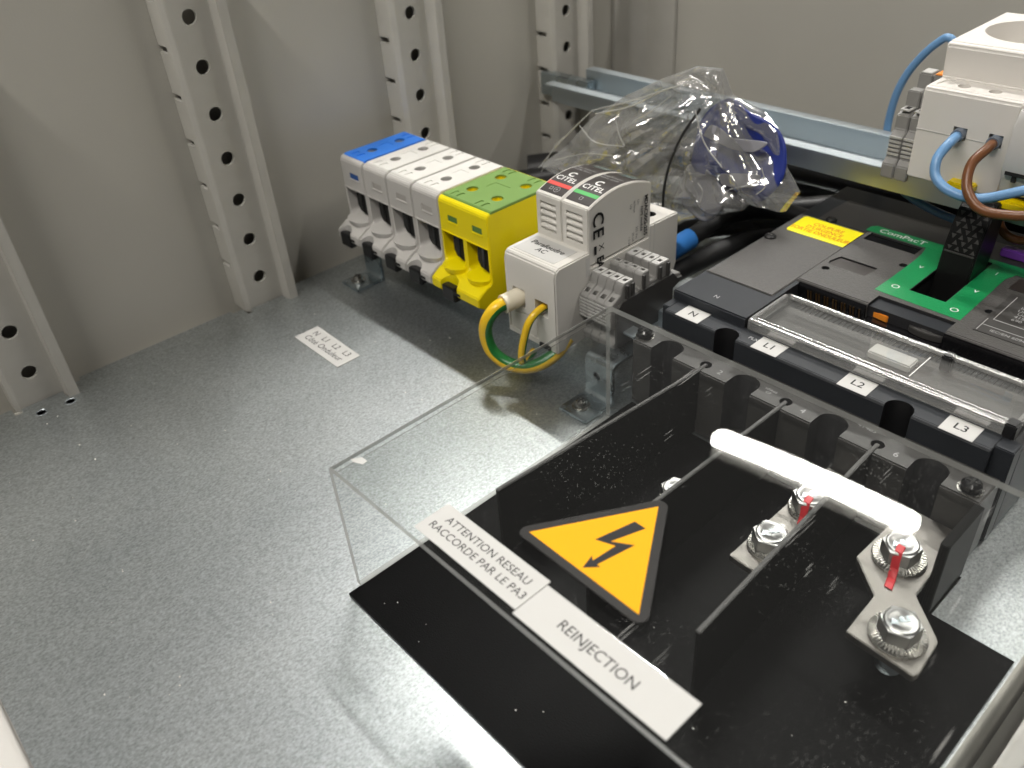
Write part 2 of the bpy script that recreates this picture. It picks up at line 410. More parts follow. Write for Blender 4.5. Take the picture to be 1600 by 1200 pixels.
# ceiling tubes (far one mirrored in the clear cover; nearer right one added)
def ceil_tube(y, m, label, x0, x1, z=1514):
    t = thing('ceiling_tube_lamp', label, 'lamp', (x0, y, z))
    r = 28; k = 8
    pr = [(r*sin(a), -r*cos(a)) for a in [i*pi/2/k for i in range(k+1)]]
    pf = [(max(.01, r*sin(i*pi/2/k)), -r*cos(i*pi/2/k)+r) for i in range(k+1)] + [(max(.01, r*cos(i*pi/2/k)), (x1-x0)-r+r*sin(i*pi/2/k)) for i in range(k+1)]
    MB().lathe(pf, (x0, y, z), 'x', 20).build('tube', m, t)
    MB().box(x0+20, x1-20, y-30, y+30, z+32, z+60, 4).build('housing', 'white_plastic', t)
ceil_tube(660, 'tube_near', 'glowing white ceiling tube whose glare washes the cover label', -960, -375)
ceil_tube(1478, 'tube_far', 'glowing white ceiling tube mirrored as a bar in the clear cover', -940, -185)
ceil_tube(660, 'tube_right', 'added unseen ceiling tube in line with the nearer one, brightening from the right', 330, 930)  # unseen tube added to give the cabinet walls more light
ceil_tube(1478, 'tube_right', 'glowing ceiling tube in line with the mirrored one, over the right side', 330, 930)
ceil_tube(-900, 'tube_front', 'long glowing ceiling tube behind the photographer', -600, 900)

# ================================================================== FRONT RAIL WITH TERMINALS
RY = 42.0; RZ = 33.0
def rail(name, x0, x1, yc, ztop, half, depth, label, m='zinc_rail'):
    h = half; t = 1.3; i = h-8
    pr = [(yc-h, ztop), (yc-i, ztop), (yc-i, ztop-depth+t), (yc+i, ztop-depth+t), (yc+i, ztop), (yc+h, ztop), (yc+h, ztop-t), (yc+i+t, ztop-t), (yc+i+t, ztop-depth), (yc-i-t, ztop-depth), (yc-i-t, ztop-t), (yc-h, ztop-t)]
    return tag(MB().prism(pr, 'x', x0, x1, .25).build(name, m), label, 'rail')
rail('mounting_rail', -228, -4, RY, RZ, 17.5, 7.5, 'zinc mounting rail under the coloured terminal row and surge protector')
def bracket(x, label):
    t = thing('rail_bracket', label, 'bracket', (x, 0, 0), 'folded zinc brackets carrying the front rail')
    w2 = 9.0; pr = [(-11, .05), (9, .05)]
    r = 4
    outer = [(-11, .05), (10.5, .05)] + [(10.5, 20)] + [(10.5+(r-r*cos(a)), 25-r+r*sin(a)-0.6) for a in [i*pi/2/5 for i in range(6)]] + [(52, 24.4)]
    inner = [(52, 22.4)] + [(12.5+(r-2-(r-2)*cos(a)), 22.4-(r-2)+(r-2)*sin(a)) for a in [i*pi/2/5 for i in range(6)]][::-1] + [(12.5, 2.05), (12.5, .05+2)]
    # simple Z: foot + riser + tongue
    prof = [(-11, .05), (8.5, .05), (10.2, 1.2)] + [(10.2, 19)] + [(10.2+(r-r*cos(a)), 20.5+r*sin(a)) for a in [i*pi/2/5 for i in range(6)]] + [(52, 24.5), (52, 22.5), (14.5, 22.5), (12.4, 20.5), (12.4, .05+.6), (9.6, -1+1.1)]
    prof = [(-11, .05), (-11, 2.05), (7.0, 2.05), (8.2, 3.2), (8.2, 20.5)] + [(8.2+(r-r*cos(a)), 20.5+r*sin(a)) for a in [i*pi/2/5 for i in range(1, 6)]] + [(52, 24.5), (52, 22.5), (12.2, 22.5), (10.2, 20.5), (10.2, .05)]
    o = MB().prism(prof, 'x', x-w2, x+w2, .3).build('bracket_plate', ['zinc', 'void'], t)
    c = MB().cyl((x-1, 0, 14), 'y', 2.4, 20, 18); cut(o, c)
    sc = MB().lathe([(4.6, 0), (4.6, .9), (.01, .9)], (x-1, -3.5, 2.05), 'z', 20).build('washer', 'steel', t)
    sh = MB().lathe([(3.3, 0), (3.3, 1.2), (2.6, 2.4), (1.2, 3.0), (.01, 3.1)], (x-1, -3.5, 2.9), 'z', 20).build('screw', 'steel', t)
    MB().box(x-1-2, x-1+2, -3.5-.35, -3.5+.35, 5.6, 6.1).box(x-1-.35, x-1+.35, -3.5-2, -3.5+2, 5.6, 6.12).build('slot', 'void', sh)
    return t
bracket(-207, 'folded zinc bracket screwed down under the blue-topped terminal block')
bracket(-12, 'folded zinc bracket screwed down under the grey spring terminals')

ZT = 77.0
def terminal(x0, W, n, hm, cm, wm, label, group=None, capname='cap'):
    t = thing('terminal_block', label, 'terminal block', (x0+W/2, 36, 22), group)
    x1 = x0+W-.35; x0 = x0+.35; cw = (x1-x0)/n
    pr = [(-1.5, 27), (-1.5, 32.5), (4.5, 36.2), (8, 37.2), (9, 39), (9, 75), (10.6, 77), (59.4, 77), (61, 75), (61, 39), (63, 36.5), (68, 34), (68, 27), (62, 22.5), (59.6, 22.5), (59.6, 33.2), (24.4, 33.2), (24.4, 22.5), (6, 22.5)]
    h = MB().prism(pr, 'x', x0, x1, .5).build('housing', [hm, 'void'], t)
    c = MB()
    for i in range(n):
        a = x0+cw*i; q = a+cw
        lft = 2.0 if n == 1 else 1.6
        # wire funnel, with a rounded lower right corner
        c.prism([(a+lft, 57), (a+lft, 43)]+[(a+lft+3-3*cos(k*pi/8), 43-3*sin(k*pi/8)) for k in range(1, 5)]+[(q-1.4-3+3*sin(k*pi/8), 40+3-3*cos(k*pi/8)) for k in range(5)]+[(q-1.4, 57)], 'y', 0, 19)
        c.box(a+cw*.36, a+cw*.76, 8, 9.9, 64.5, 68.2)              # marker window
        for yy in (25.7, 46.3): c.cyl((a+cw*.5, yy, 60), 'z', 3.3, 30, 20)
    cut(h, c)
    # release notch in the foot
    c = MB().cyl((x0+(7.6 if n == 1 else 15), -3.2, 15), 'z', 6.2 if n == 1 else 7.2, 30, 28); cut(h, c)
    # cap with slots
    prc = [(11.5, 76.2), (11.5, 77.0), (12.5, 77.9), (57.5, 77.9), (58.5, 77.0), (58.5, 76.2)]
    cap = MB().prism(prc, 'x', x0+.9, x1-.05, .3).build(capname, [cm, 'void'], t)
    c = MB(); d = MB()
    for i in range(n):
        a = x0+cw*i
        for yy in (25.7, 46.3): c.cyl((a+cw*.5, yy, 60), 'z', 3.3, 30, 20)
        for yy in (16.4, 54.2):
            c.box(a+cw*.26, a+cw*.36, yy-2.6, yy+2.6, 77.45, 80); c.box(a+cw*.50, a+cw*.60, yy-2.6, yy+2.6, 77.45, 80)
    c.box(x0+W*.33, x0+W*.62, 32.5, 39.5, 77.72, 80)
    cut(cap, c)
    for i in range(n):
        a = x0+cw*i; q = a+cw
        MB().box(a+cw*.37, a+cw*.75, 9.2, 10.2, 64.7, 68.0).build('marker_window', wm, t)
        MB().box(a+cw*.34, a+cw*.78, 8.55, 9.2, 63.5, 64.4, .2).build('window_lip', hm, t)
        MB().prism([(a+cw*.36, 57.2), (a+cw*.36, 46.6), (a+cw*.46, 43.4), (q-2.6, 41.6), (q-1.3, 42.2), (q-1.3, 57.2)], 'y', 11.2, 18.9).build('wire_opening', 'void', t)
        MB().prism([(a+cw*.66, 57), (a+cw*.66, 46), (a+cw*.74, 45), (a+cw*.74, 57)], 'y', 9.3, 9.7).build('clamp_jaw', 'black_gloss', t)
        # scoop lip below the funnel
        cx = (a+q)/2+.4; rx = cw/2-1.3
        sc = MB()
        ring = []
        pts = [(cx+rx*cos(pi+pi*k/14), 9.5+7.5*sin(pi+pi*k/14)) for k in range(15)]
        top = [sc.bm.verts.new((p[0], p[1], 39.6 if 0 < k < 14 else 41.5)) for k, p in enumerate(pts)]
        bot = [sc.bm.verts.new((cx+(p[0]-cx)*.93, 9.5+(p[1]-9.5)*.9, 36.6)) for p in pts]
        inn = [sc.bm.verts.new((cx+(p[0]-cx)*.86, 9.8+(p[1]-9.5)*.80, 40.1)) for p in pts]
        bk = [sc.bm.verts.new((cx+(p[0]-cx)*.86, 18, 40.2)) for p in pts]
        for A, B in ((bot, top), (top, inn), (inn, bk)):
            for k in range(14): sc.bm.faces.new((A[k], A[k+1], B[k+1], B[k]))
        sc.bm.faces.new(bot)
        sc.build('wire_scoop', hm, t)
        for yy in (25.7, 46.3):
            s = MB().cyl((a+cw*.5, yy, 61), 'z', 3.25, 4.5, 18).build('clamp_screw', 'steel' if n == 2 else 'zinc', t)
            MB().box(a+cw*.5-2.4, a+cw*.5+2.4, yy-.5, yy+.5, 65.4, 65.65).build('slot', 'void', s)
    # black foot clip
    cx = x0+(7.0 if n == 1 else 14)
    MB().box(cx-5.0, cx+5.6, -1.9, 3.0, 22.3, 31.2, .6).build('foot_clip', 'black', t)
    MB().box(cx+2, cx+10.5, -1.75, -1.2, 28.0, 29.6).build('clip_slot', 'void', t)
    # seam under the marker zone
    MB().box(x0+.2, x1-.2, 8.55, 9.4, 57.2, 58.0, .2).build('front_ledge', hm, t)
    return t
GX = -224.8; GW = 23.8
g = 'single-pole grey terminal blocks on the front rail'
terminal(GX, GW, 1, 'grey_plastic', 'blue_cap', 'blue_win', 'grey terminal block with a bright blue top cap')
tb = terminal(GX+GW, GW, 1, 'grey_plastic', 'white_cap', 'grey_win', 'white-capped grey terminal block right beside the blue-topped one', g)
dup(tb, (GW, 0, 0), 'white-capped grey terminal block in the middle of the three plain ones')
dup(tb, (GW*2, 0, 0), 'white-capped grey terminal block right against the yellow terminal')
terminal(GX+4*GW, 41.0, 2, 'yellow', 'green_cap', 'green_win', 'double yellow terminal block with a green top cap')

# grey end stop between yellow terminal and surge protector
def end_stop(x0, label):
    t = thing('rail_end_stop', label, 'end stop', (x0+4, 42, 22))
    x1 = x0+8
    pr = [(18, 24), (18, 42), (21, 44), (21, 52), (25, 54), (25, 60), (35, 60), (35, 52), (47, 52), (47, 60), (57, 60), (57, 52), (63, 50), (63, 24), (59.6, 24), (59.6, 33.2), (24.4, 33.2), (24.4, 24)]
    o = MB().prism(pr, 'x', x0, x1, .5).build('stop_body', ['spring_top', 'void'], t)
    MB().cyl((x0+4, 30, 59.2), 'z', 2.6, 1.2, 18).build('stop_screw', 'steel', t)
    MB().cyl((x0+4, 52, 59.2), 'z', 2.6, 1.2, 18).build('stop_screw', 'steel', t)
    for k in range(6): MB().box(x0+.6, x1-.6, 17.3, 18.2, 26+2.4*k, 27.2+2.4*k).build('grip_rib', 'spring_grey', t)
end_stop(-80.2, 'small grey end stop wedged between yellow terminal and surge protector')

# ------------------------------------------------------------------ surge protector
CX0, CX1 = -69.0, -33.0
sp = thing('surge_protector', 'white two-module surge protector with black top panels and CE side print', 'surge protector', ((CX0+CX1)/2, 47, 22))
pr = [(1.3, 21), (1.3, 63.5), (2.2, 66.6), (4.2, 68.2), (26, 68.2), (26, 60), (69, 60), (69, 66.2), (92.6, 65.6), (93.6, 64.4), (93.6, 36), (88, 22), (63, 22), (59.6, 22.6), (59.6, 33.2), (24.4, 33.2), (24.4, 22), (20, 21)]
base = MB().prism(pr, 'x', CX0, CX1, .7).build('base_housing', ['white_plastic', 'void'], sp)
c = MB()
c.box(-63.8, -54.8, -3, 14, 39.5, 49.5); c.box(-47.6, -38.6, -3, 14, 39.8, 48.0)
c.prism([(-67.4, 24.6), (-67.4, 35.5), (-48, 37.4), (-46.5, 36), (-46.5, 24.6)], 'y', 0, 2.0)
cut(base, c)
cut(base, MB().box(-45.5, -37.5, -1, 6, 19, 24.0))
c = MB(); 
for xx in (-60, -42): c.cyl((xx, 81, 50), 'z', 3.2, 30, 20)
cut(base, c, 1)
MB().box(-63.7, -54.9, 12.6, 13.6, 39.6, 49.4).box(-47.5, -38.7, 10.2, 11.4, 39.9, 47.9).build('wire_entry', 'void', sp)
MB().prism([(-66.6, 24.8), (-66.6, 34.6), (-48.4, 36.4), (-47.2, 35.2), (-47.2, 24.8)], 'y', 1.6, 2.5, .25).build('hinged_flap', 'white_plastic', sp)
MB().box(-45.5, -38, .4, 5.5, 21.2, 24, .4).build('rail_clip', 'black', sp)
MB().box(CX1-.6, CX1+.12, 22.5, 25.4, 56, 66, .1).build('side_latch', 'module_grey', sp)
def arcz(y):                                            # crown of the pluggable modules
    u = (y-25)/46.0; return 90.2 + 4*5.2*u*(1-u) - 1.2*u
for k, (xa, colm) in enumerate(((CX0+.3, 'citel_red'), (CX0+18.1, 'citel_green'))):
    xb = xa+17.4
    pm = [(25, 60.5), (25, 89.4)] + [(25+46*i/16, arcz(25+46*i/16)) for i in range(17)] + [(71, 60.5)]
    md = MB().prism(pm, 'x', xa, xb, .45).build('plug_module', ['white_plastic', 'void'], sp)
    c = MB().box(xa+3.0, xb-3.6, 20, 26.4, 71.5, 86.5); cut(md, c)
    for q in range(4):
        z = 72.6+3.5*q
        MB().prism([(26.5, z), (24.9, z+.2), (24.9, z+1.0), (26.5, z+2.6)], 'x', xa+3.0, xb-3.6).build('vent_louvre', 'white_plastic', md)
    # curved dark front panel and stripes
    def strip(y0, y1, xx0, xx1, m, name, lift, par=md):
        mb = MB(); n = 8; A = []; 
        for i in range(n+1):
            y = y0+(y1-y0)*i/n; A.append([mb.bm.verts.new((xx, y, arcz(y)+h)) for xx in (xx0, xx1) for h in (lift-.25, lift)])
        for P, Q in zip(A, A[1:]):
            mb.bm.faces.new((P[1], P[3], Q[3], Q[1])); mb.bm.faces.new((P[0], Q[0], Q[2], P[2])); mb.bm.faces.new((P[0], P[1], Q[1], Q[0])); mb.bm.faces.new((P[2], Q[2], Q[3], P[3]))
        mb.bm.faces.new((A[0][0], A[0][2], A[0][3], A[0][1])); mb.bm.faces.new((A[-1][0], A[-1][1], A[-1][3], A[-1][2]))
        return mb.build(name, m, par)
    strip(27.0, 69.5, xa+1.0, xb-1.2, 'citel_dark', 'front_panel', .14)
    strip(32.2, 34.6, xa+1.0, xb-1.2, colm, 'colour_stripe', .24)
    strip(61, 67, xa+5, xb-3.6, 'citel_window', 'status_window', .24)
    wp = lambda p: V(p.x, p.y, arcz(p.y)+.36)
    text('CITEL', 5.0, ((xa+xb)/2, 38.2, 0), (1, 0, 0), (0, 1, 0), 'white_print', md, warp=wp, bold=.012, spacing=1.05)
    text('C', 6.0, ((xa+xb)/2-.8, 43.2, 0), (1, 0, 0), (0, 1, 0), 'white_print', md, warp=wp, bold=.03)
    text('Surge Protection', 1.9, ((xa+xb)/2-.2, 53.0, 0), (1, 0, 0), (0, 1, 0), 'grey_print', md, warp=wp)
    text('Modular Device', 1.9, ((xa+xb)/2-.6, 50.2, 0), (1, 0, 0), (0, 1, 0), 'grey_print', md, warp=wp)
    text('\u25a1 \u2295' if k == 0 else '\u25a1', 2.6, ((xa+xb)/2, 29.6, 0), (1, 0, 0), (0, 1, 0), 'grey_print', md, warp=wp)
# side printing, reading downwards
SX = CX1+.02
DN, UPY = (0, 0, -1), (0, 1, 0)
text('CE', 10.5, (SX, 31.2, 80.6), DN, UPY, 'black_print', sp, bold=.02, spacing=1.15)
MB().box(SX-.1, SX+.08, 28.6, 30.2, 65.5, 70.0).build('print_bar', 'black_print', sp)
text('X', 5.2, (SX, 33.4, 68.4), DN, UPY, 'black_print', sp)
text('EAC', 6.6, (SX, 32.6, 58.4), DN, UPY, 'black_print', sp, bold=.035, sx=.85)
text('KEZ', 5.2, (SX, 33.4, 47.6), DN, UPY, 'black_print', sp)
for y0, y1, z0, z1 in ((30.2, 30.5, 42.5, 52.6), (36.2, 36.5, 42.5, 52.6), (30.2, 36.5, 52.4, 52.7)): MB().box(SX-.1, SX+.06, y0, y1, z0, z1).build('print_frame', 'black_print', sp)
text('MDAC50G-255', 3.4, (SX, 66.4, 73.2), DN, UPY, 'black_print', sp, bold=.04)
text('N/PE module', 2.5, (SX, 63.2, 72.5), DN, UPY, 'black_print', sp, bold=.02)
text('Un', 2.1, (SX, 60.4, 82.4), DN, UPY, 'black_print', sp); text('255 Vac', 2.1, (SX, 59.6, 66.2), DN, UPY, 'black_print', sp)
text('In/Imax', 2.1, (SX, 57.6, 80.8), DN, UPY, 'black_print', sp); text('20 kA', 2.1, (SX, 56.8, 64.6), DN, UPY, 'black_print', sp)
text('Up', 2.1, (SX, 55.0, 81.6), DN, UPY, 'black_print', sp); text('1.5 kV', 2.1, (SX, 54.0, 63.2), DN, UPY, 'black_print', sp)
MB().box(CX1-.3, CX1+.06, 70.4, 71.0, 52, 66).box(CX1-.3, CX1+.06, 73.5, 73.9, 38, 66).build('side_seam', 'module_grey', sp)
# paper label
lb = tag(MB().box(-66.0, -38.2, 6.0, 22.2, 68.22, 68.42).build('name_label', 'sticker'), 'small white label reading Parafoudre AC on the surge protector', 'label')
text('Parafoudre\nAC', 5.0, (-52.2, 14.0, 68.42), (1, 0, 0), (0, 1, 0), 'black_print', lb, sx=1.0, space=.95, lift=.06, bold=.012)

# green and yellow wires of the surge protector
def gy(name, pts, r, label, stripe, n=16):
    mb = MB(); mb.tube(crom(pts, 10), r, n, stripe)
    return tag(mb.build(name, ['gy_green', 'gy_yellow']), label, 'wire')
fe = thing('cable_sleeve', 'cream sleeve round the thick green and yellow wire end', 'sleeve', (-59.3, -4, 44))
cs = MB(); d0 = V(-59.3, 6, 44.4); d1 = V(-61.6, -7.5, 43.2)
cs.tube([d0+(d1-d0)*i/4 for i in range(5)], 4.9, 22); cs.build('sleeve_tube', 'ivory', fe)
gy('earth_wire', [(-60.9, -3, 43.6), (-62.6, -11, 42.4), (-65.0, -16, 36), (-66.4, -16.5, 27), (-63.8, -15.5, 18), (-57, -12.5, 12.6), (-48, -8.5, 11.8), (-41, -3.5, 14.5), (-37, 4, 19), (-36, 12, 25)], 3.5,
   'thick green and yellow wire looping below the surge protector', {9, 10, 11, 12, 13, 14, 15, 0})
gy('earth_wire', [(-43.4, 11, 43.4), (-43.6, 1, 43.6), (-44.6, -6, 39), (-46.2, -9, 29), (-47.6, -9.8, 20), (-48.8, -8.5, 14.0), (-51, -5.5, 9.8), (-55, 0, 8.0), (-58, 8, 9)], 2.0,
   'thin green and yellow wire bending down from the square entry', {8, 9, 10, 11, 12, 13, 14, 15, 0, 1, 2})

# grey spring terminals to the right of the surge protector
def spring_terminal(x0, label, group, dy=0, dz=0):
    t = thing('spring_terminal', label, 'spring terminal', (x0+2.6, 42+dy, 22+dz), group)
    x1 = x0+5.2-.12
    P = [(17.5, 37), (17.5, 49.0), (19.2, 50.4), (24.6, 53.2), (25.4, 56.4), (26.4, 58.0), (33.6, 58.0), (34.2, 50.5), (39.4, 50.5), (39.4, 57.2), (40.6, 58.4), (45.2, 58.4), (45.8, 51.5), (50.6, 51.5), (51.2, 58.0), (60.4, 58.0), (61.4, 52), (63.8, 48), (70, 46.6), (70, 44), (62.6, 42), (62.6, 25), (59.6, 25), (59.6, 33.2), (24.4, 33.2), (24.4, 23.5), (20, 23.5), (19.5, 27), (21.5, 29), (21.5, 36)]
    P = [(a+dy, b+dz) for a, b in P]
    o = MB().prism(P, 'x', x0, x1, .3).build('terminal_body', ['spring_grey', 'void'], t)
    c = MB()
    for yy in (30.2, 56.0): c.box(x0+1.6, x1-1.4, yy-1.2+dy, yy+1.2+dy, 52+dz, 62+dz)
    c.box(x0+1.3, x1-1.3, 19.6+dy, 22.0+dy, 46+dz, 60+dz)
    c.box(x0+1.4, x1-1.4, 42.4+dy, 44.2+dy, 55+dz, 62+dz)
    cut(o, c)
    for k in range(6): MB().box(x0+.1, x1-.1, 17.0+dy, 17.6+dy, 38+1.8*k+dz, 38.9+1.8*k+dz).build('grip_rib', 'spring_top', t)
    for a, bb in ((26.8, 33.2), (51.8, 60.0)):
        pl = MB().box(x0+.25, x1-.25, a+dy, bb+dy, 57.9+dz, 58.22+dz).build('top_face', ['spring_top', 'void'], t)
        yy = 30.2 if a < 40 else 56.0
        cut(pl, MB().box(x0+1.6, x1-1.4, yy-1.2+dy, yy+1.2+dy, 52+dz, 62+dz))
    return t
gs = 'grey spring terminals beside the surge protector'
st = spring_terminal(-32.8, 'slim grey spring terminal pressed against the surge protector side', gs)
for k, lab in enumerate(('slim grey spring terminal second from the surge protector', 'slim grey spring terminal third from the surge protector', 'outermost slim grey spring terminal with its open side toward the breaker')):
    q = dup(st, (5.2*(k+1), 0, 0), lab)
e = thing('terminal_end_plate', 'dark grey ribbed end plate closing the spring terminal row', 'end plate', (-11.2, 42, 22))
MB().prism([(20, 37), (20, 46), (24, 50), (62, 50), (66, 45.5), (70, 45.2), (70, 43.8), (62.6, 41), (62.6, 25), (20, 25)], 'x', -12.0, -10.6, .2).build('end_face', 'brk_low', e)
for a, bb, z0, z1 in ((27.5, 29, 50, 57), (31.5, 33, 50, 57), (39.6, 41, 50, 57.6), (52.0, 53.4, 50, 57), (58, 59.6, 50, 57)): MB().box(-12.0, -10.8, a, bb, z0, z1).build('end_rib', 'brk_low', e)

# paper label on plate
pl = tag(MB().prism([(-183, -65.8), (-137, -66.2), (-137.2, -51), (-183, -50)], 'z', .06, .3).build('row_label', 'sticker'), 'white paper label reading N L1 L2 L3 stuck on the plate', 'label')
text('N   L1   L2   L3\nCôté Onduleur', 5.6, (-160, -58.0, .3), (1, 0, 0), (0, 1, 0), 'black_print', pl, lift=.05, space=1.0, sx=1.05)

# ================================================================== CIRCUIT BREAKER
B0, B1 = 1.2, 163.0
br = thing('circuit_breaker', 'large dark four-pole circuit breaker with green front label and toggle', 'circuit breaker', (82, 110, 0))
NOTCH = [17.8, 59.2, 100.7, 141.5]; GRV = [38.4, 79.4, 120.4]
# terminal block in front
lowb = MB().box(.2, 162.4, 18.9, 36.6, .8, 36.0, .6).build('terminal_housing', ['brk_low', 'brk_dark'], br)
c = MB()
for x in NOTCH:
    c.prism([(x-6.4, 10), (x-6.4, 25.5)]+[(x-6.4*cos(k*pi/10), 25.5+5.5*sin(k*pi/10)) for k in range(1, 10)]+[(x+6.4, 25.5), (x+6.4, 10)], 'z', 5, 50)
cut(lowb, c, 1)
c = MB()
for x in GRV:
    c.cyl((x, 25.0, 8), 'z', 2.7, 40, 20)
cut(lowb, c, 1)
c = MB()
for x in GRV: c.box(x-1.1, x+1.1, 10, 25, 8, 50)
cut(lowb, c, 1)
# ledge with labels
led = MB().prism([(36.0, 1), (36.0, 46.0), (36.8, 46.8), (47.5, 46.8), (47.5, 1)], 'x', B0+4, B1-7, .3).build('label_ledge', ['brk_blue', 'black'], br)
MB().box(B0, B0+4.2, 39.4, 47.4, 1, 46.7, .4).build('ledge_end', 'brk_blue', br)
MB().box(B1-7.2, B1, 39.4, 47.4, 1, 46.7, .4).build('ledge_end', 'brk_blue', br)
c = MB()
for x in (39.5, 120.5): c.cyl((x, 37.2, 10), 'z', 5.6, 50, 28)
cut(led, c, 1)
c = MB()
for x in (39.5, 120.5): c.cyl((x, 37.2, 20), 'z', 5.6, 30, 28)
cut(lowb, c, 1)
for x in (39.5, 120.5): MB().cyl((x, 38.3, 18), 'z', 5.0, 3, 24).build('mounting_screw', 'black', br)
# main case with recess for the clear window
case = MB().box(B0, B1, 47.0, 205, .9, 51.6, .7).build('case', ['brk_blue', 'brk_dark'], br)
c = MB().box(42.2, 170, 40, 92.3, 42, 60); cut(case, c, 1)
c = MB().box(84.6, 101.2, 113.7, 161.8, 30, 60); cut(case, c, 1)
# cover panels
pan = MB().box(2.6, 40.0, 71.2, 156.6, 50, 52.3, .35).build('side_panel', 'brk_grey', br)
rear = MB().prism([(156.9, 50), (156.9, 52.2), (172, 52.4), (204, 50.8), (204, 50)], 'x', 12, 162, .3).build('rear_panel', 'brk_low', br)
fr = MB().prism([(92.2, 42.2), (90.8, 52.0), (91.6, 53.2), (165.4, 53.2), (166, 52.4), (166, 50), (92.6, 50), (93.0, 42.2)], 'x', 40.4, 161.5, .4).build('front_cover', ['brk_grey', 'brk_dark'], br)
c = MB().box(76.8, 112, 85, 100.6, 30, 60); cut(fr, c, 1)
c = MB().box(84.6, 101.2, 113.7, 161.8, 30, 60); cut(fr, c, 1)
c = MB(); c.box(43, 70, 147.6, 156.2, 52.0, 60); c.prism([(42.8, 116.2), (44.6, 123.6), (63.8, 123.6), (63.0, 112.8), (44, 113)], 'z', 52.2, 60)
for x, y in ((45.2, 108.4), (71.2, 134), (118.5, 118)): c.cyl((x, y, 45), 'z', 1.9, 20, 16)
cut(fr, c, 1)
MB().box(43.4, 69.6, 148.0, 155.8, 51.6, 52.4, .2).build('dark_window', 'black_gloss', br)
MB().prism([(43.4, 116.4), (45, 123.2), (63.4, 123.2), (62.6, 113.2), (44.4, 113.4)], 'z', 51.6, 52.5).build('dark_window', 'citel_dark', br)
# amber ribbed front window
aw = MB().prism([(91.8, 42.4), (89.9, 50.6), (90.6, 52.0), (91.4, 52.0), (92.2, 42.4)], 'x', 42.0, 76.4, .25).build('ribbed_window', 'black_gloss', br)
for k in range(20):
    x = 46+k*1.45
    MB().prism([(91.3, 42.6), (89.55, 49.6), (90.2, 49.6), (91.9, 42.6)], 'x', x, x+.7).build('window_rib', 'amber' if k % 3 else 'black_gloss', aw)
# adjustment bay: orange tag, white strip, oval cap
bay = MB().box(77, 111.8, 88.0, 100.4, 43, 46.5, .3).build('adjustment_bay', 'black_gloss', br)
MB().prism([(78, 92.5), (80.2, 99.2), (88.2, 98.4), (86.4, 91.4)], 'z', 46.6, 49.8, .3).build('orange_tag', 'orange', br)
text('▪▪▪▪', 2.2, (83.3, 96.0, 49.8), (1, -.06, 0), (.1, 1, 0), 'red_print', br)
MB().box(88.0, 98.2, 92.6, 96.0, 46.6, 48.4, .3).build('white_strip', 'module_grey', br)
MB().prism([(97+8*cos(a)+7, 92.4+2.6*sin(a)) for a in [i*2*pi/24 for i in range(24)]], 'z', 46.6, 49.6, .3).build('oval_cap', 'brk_low', br)
text('micro', 2.0, (104, 92.4, 49.6), (1, 0, 0), (0, 1, 0), 'grey_print', br)
MB().box(111.6, 161.5, 90.4, 93, 42.2, 52, .3).build('front_skirt', 'black_gloss', br)
# green label, with the toggle slot left open
Z = 53.24
gl = MB()
def gpoly(p): gl.prism(p, 'z', Z, Z+.12)
gpoly([(39.2, 157.2), (39.2, 162.4), (41.4, 165.0), (84.4, 165.2), (84.4, 157), (71.2, 157.2)])
gpoly([(71.0, 157.0), (84.4, 156.8), (84.4, 104.0), (72.6, 104.4), (72.9, 118), (73.0, 140), (72.4, 150)])
gpoly([(84.4, 165.2), (84.4, 162.0), (101.4, 162.0), (101.4, 165.2)])
gpoly([(101.4, 165.2), (101.4, 157), (114, 157), (150, 157), (150, 165.2)])
gpoly([(101.4, 157), (101.4, 103.4), (112.6, 103.0), (112.2, 128), (111.8, 150), (114, 157)])
gpoly([(84.4, 113.6), (84.4, 104.0), (101.4, 103.4), (101.4, 113.6)])
glo = gl.build('green_label', 'green_label', br, smooth=False)
text('ComPacT', 5.8, (57.0, 160.9, Z+.12), (1, 0, 0), (0, 1, 0), 'white_print', glo, bold=.015, sx=1.05, lift=.06)
text('I', 4.6, (107.0, 152.5, Z+.12), (1, 0, 0), (0, 1, 0), 'white_print', glo, lift=.06)
text('O', 5.0, (107.0, 109.5, Z+.12), (1, 0, 0), (0, 1, 0), 'white_print', glo, lift=.06)
text('O', 5.0, (78.4, 112.5, Z+.12), (1, 0, 0), (0, 1, 0), 'white_print', glo, lift=.06)
for x, y in ((78.4, 137.5), (107, 131.5)): text('v', 5.4, (x, y, Z+.12), (1, 0, 0), (0, 1, 0), 'white_print', glo, lift=.06)
# rating plate
rp = MB().box(119.4, 160, 99.6, 139, 53.22, 53.5, .1).build('rating_plate', 'brk_low', br)
for x0, x1, y0, y1 in ((120.4, 159, 106.0, 106.3), (120.4, 120.7, 100.6, 112), (122.4, 122.7, 112.6, 137), (122.4, 159, 112.4, 112.7)): MB().box(x0, x1, y0, y1, 53.5, 53.56).build('plate_line', 'grey_print', rp)
text('NSX', 4.4, (131, 135, 53.5), (1, 0, 0), (0, 1, 0), 'grey_print', rp, lift=.06)
text('In 250A\nUi 800V\nUe Icu\n415 36\n690 10', 2.9, (132, 123, 53.5), (1, 0, 0), (0, 1, 0), 'grey_print', rp, lift=.06)
text('IEC/EN 60947-2', 2.7, (134, 103.0, 53.5), (1, 0, 0), (0, 1, 0), 'grey_print', rp, lift=.06)
MB().box(116, 160, 142.5, 155, 52.4, 53.4, .3).build('dark_window', 'citel_dark', br)
# toggle
tg = MB()
hp = [(134, 36), (136.2, 52), (138.2, 66), (142.5, 79), (145.0, 84), (148.6, 87.0), (153.0, 87.6), (157.4, 85.6), (159.8, 81), (158.8, 66), (155.4, 50), (153, 36)]
tgo = tg.prism(hp, 'x', 85.6, 101.0, .7, 3).build('toggle', 'toggle_black', br)
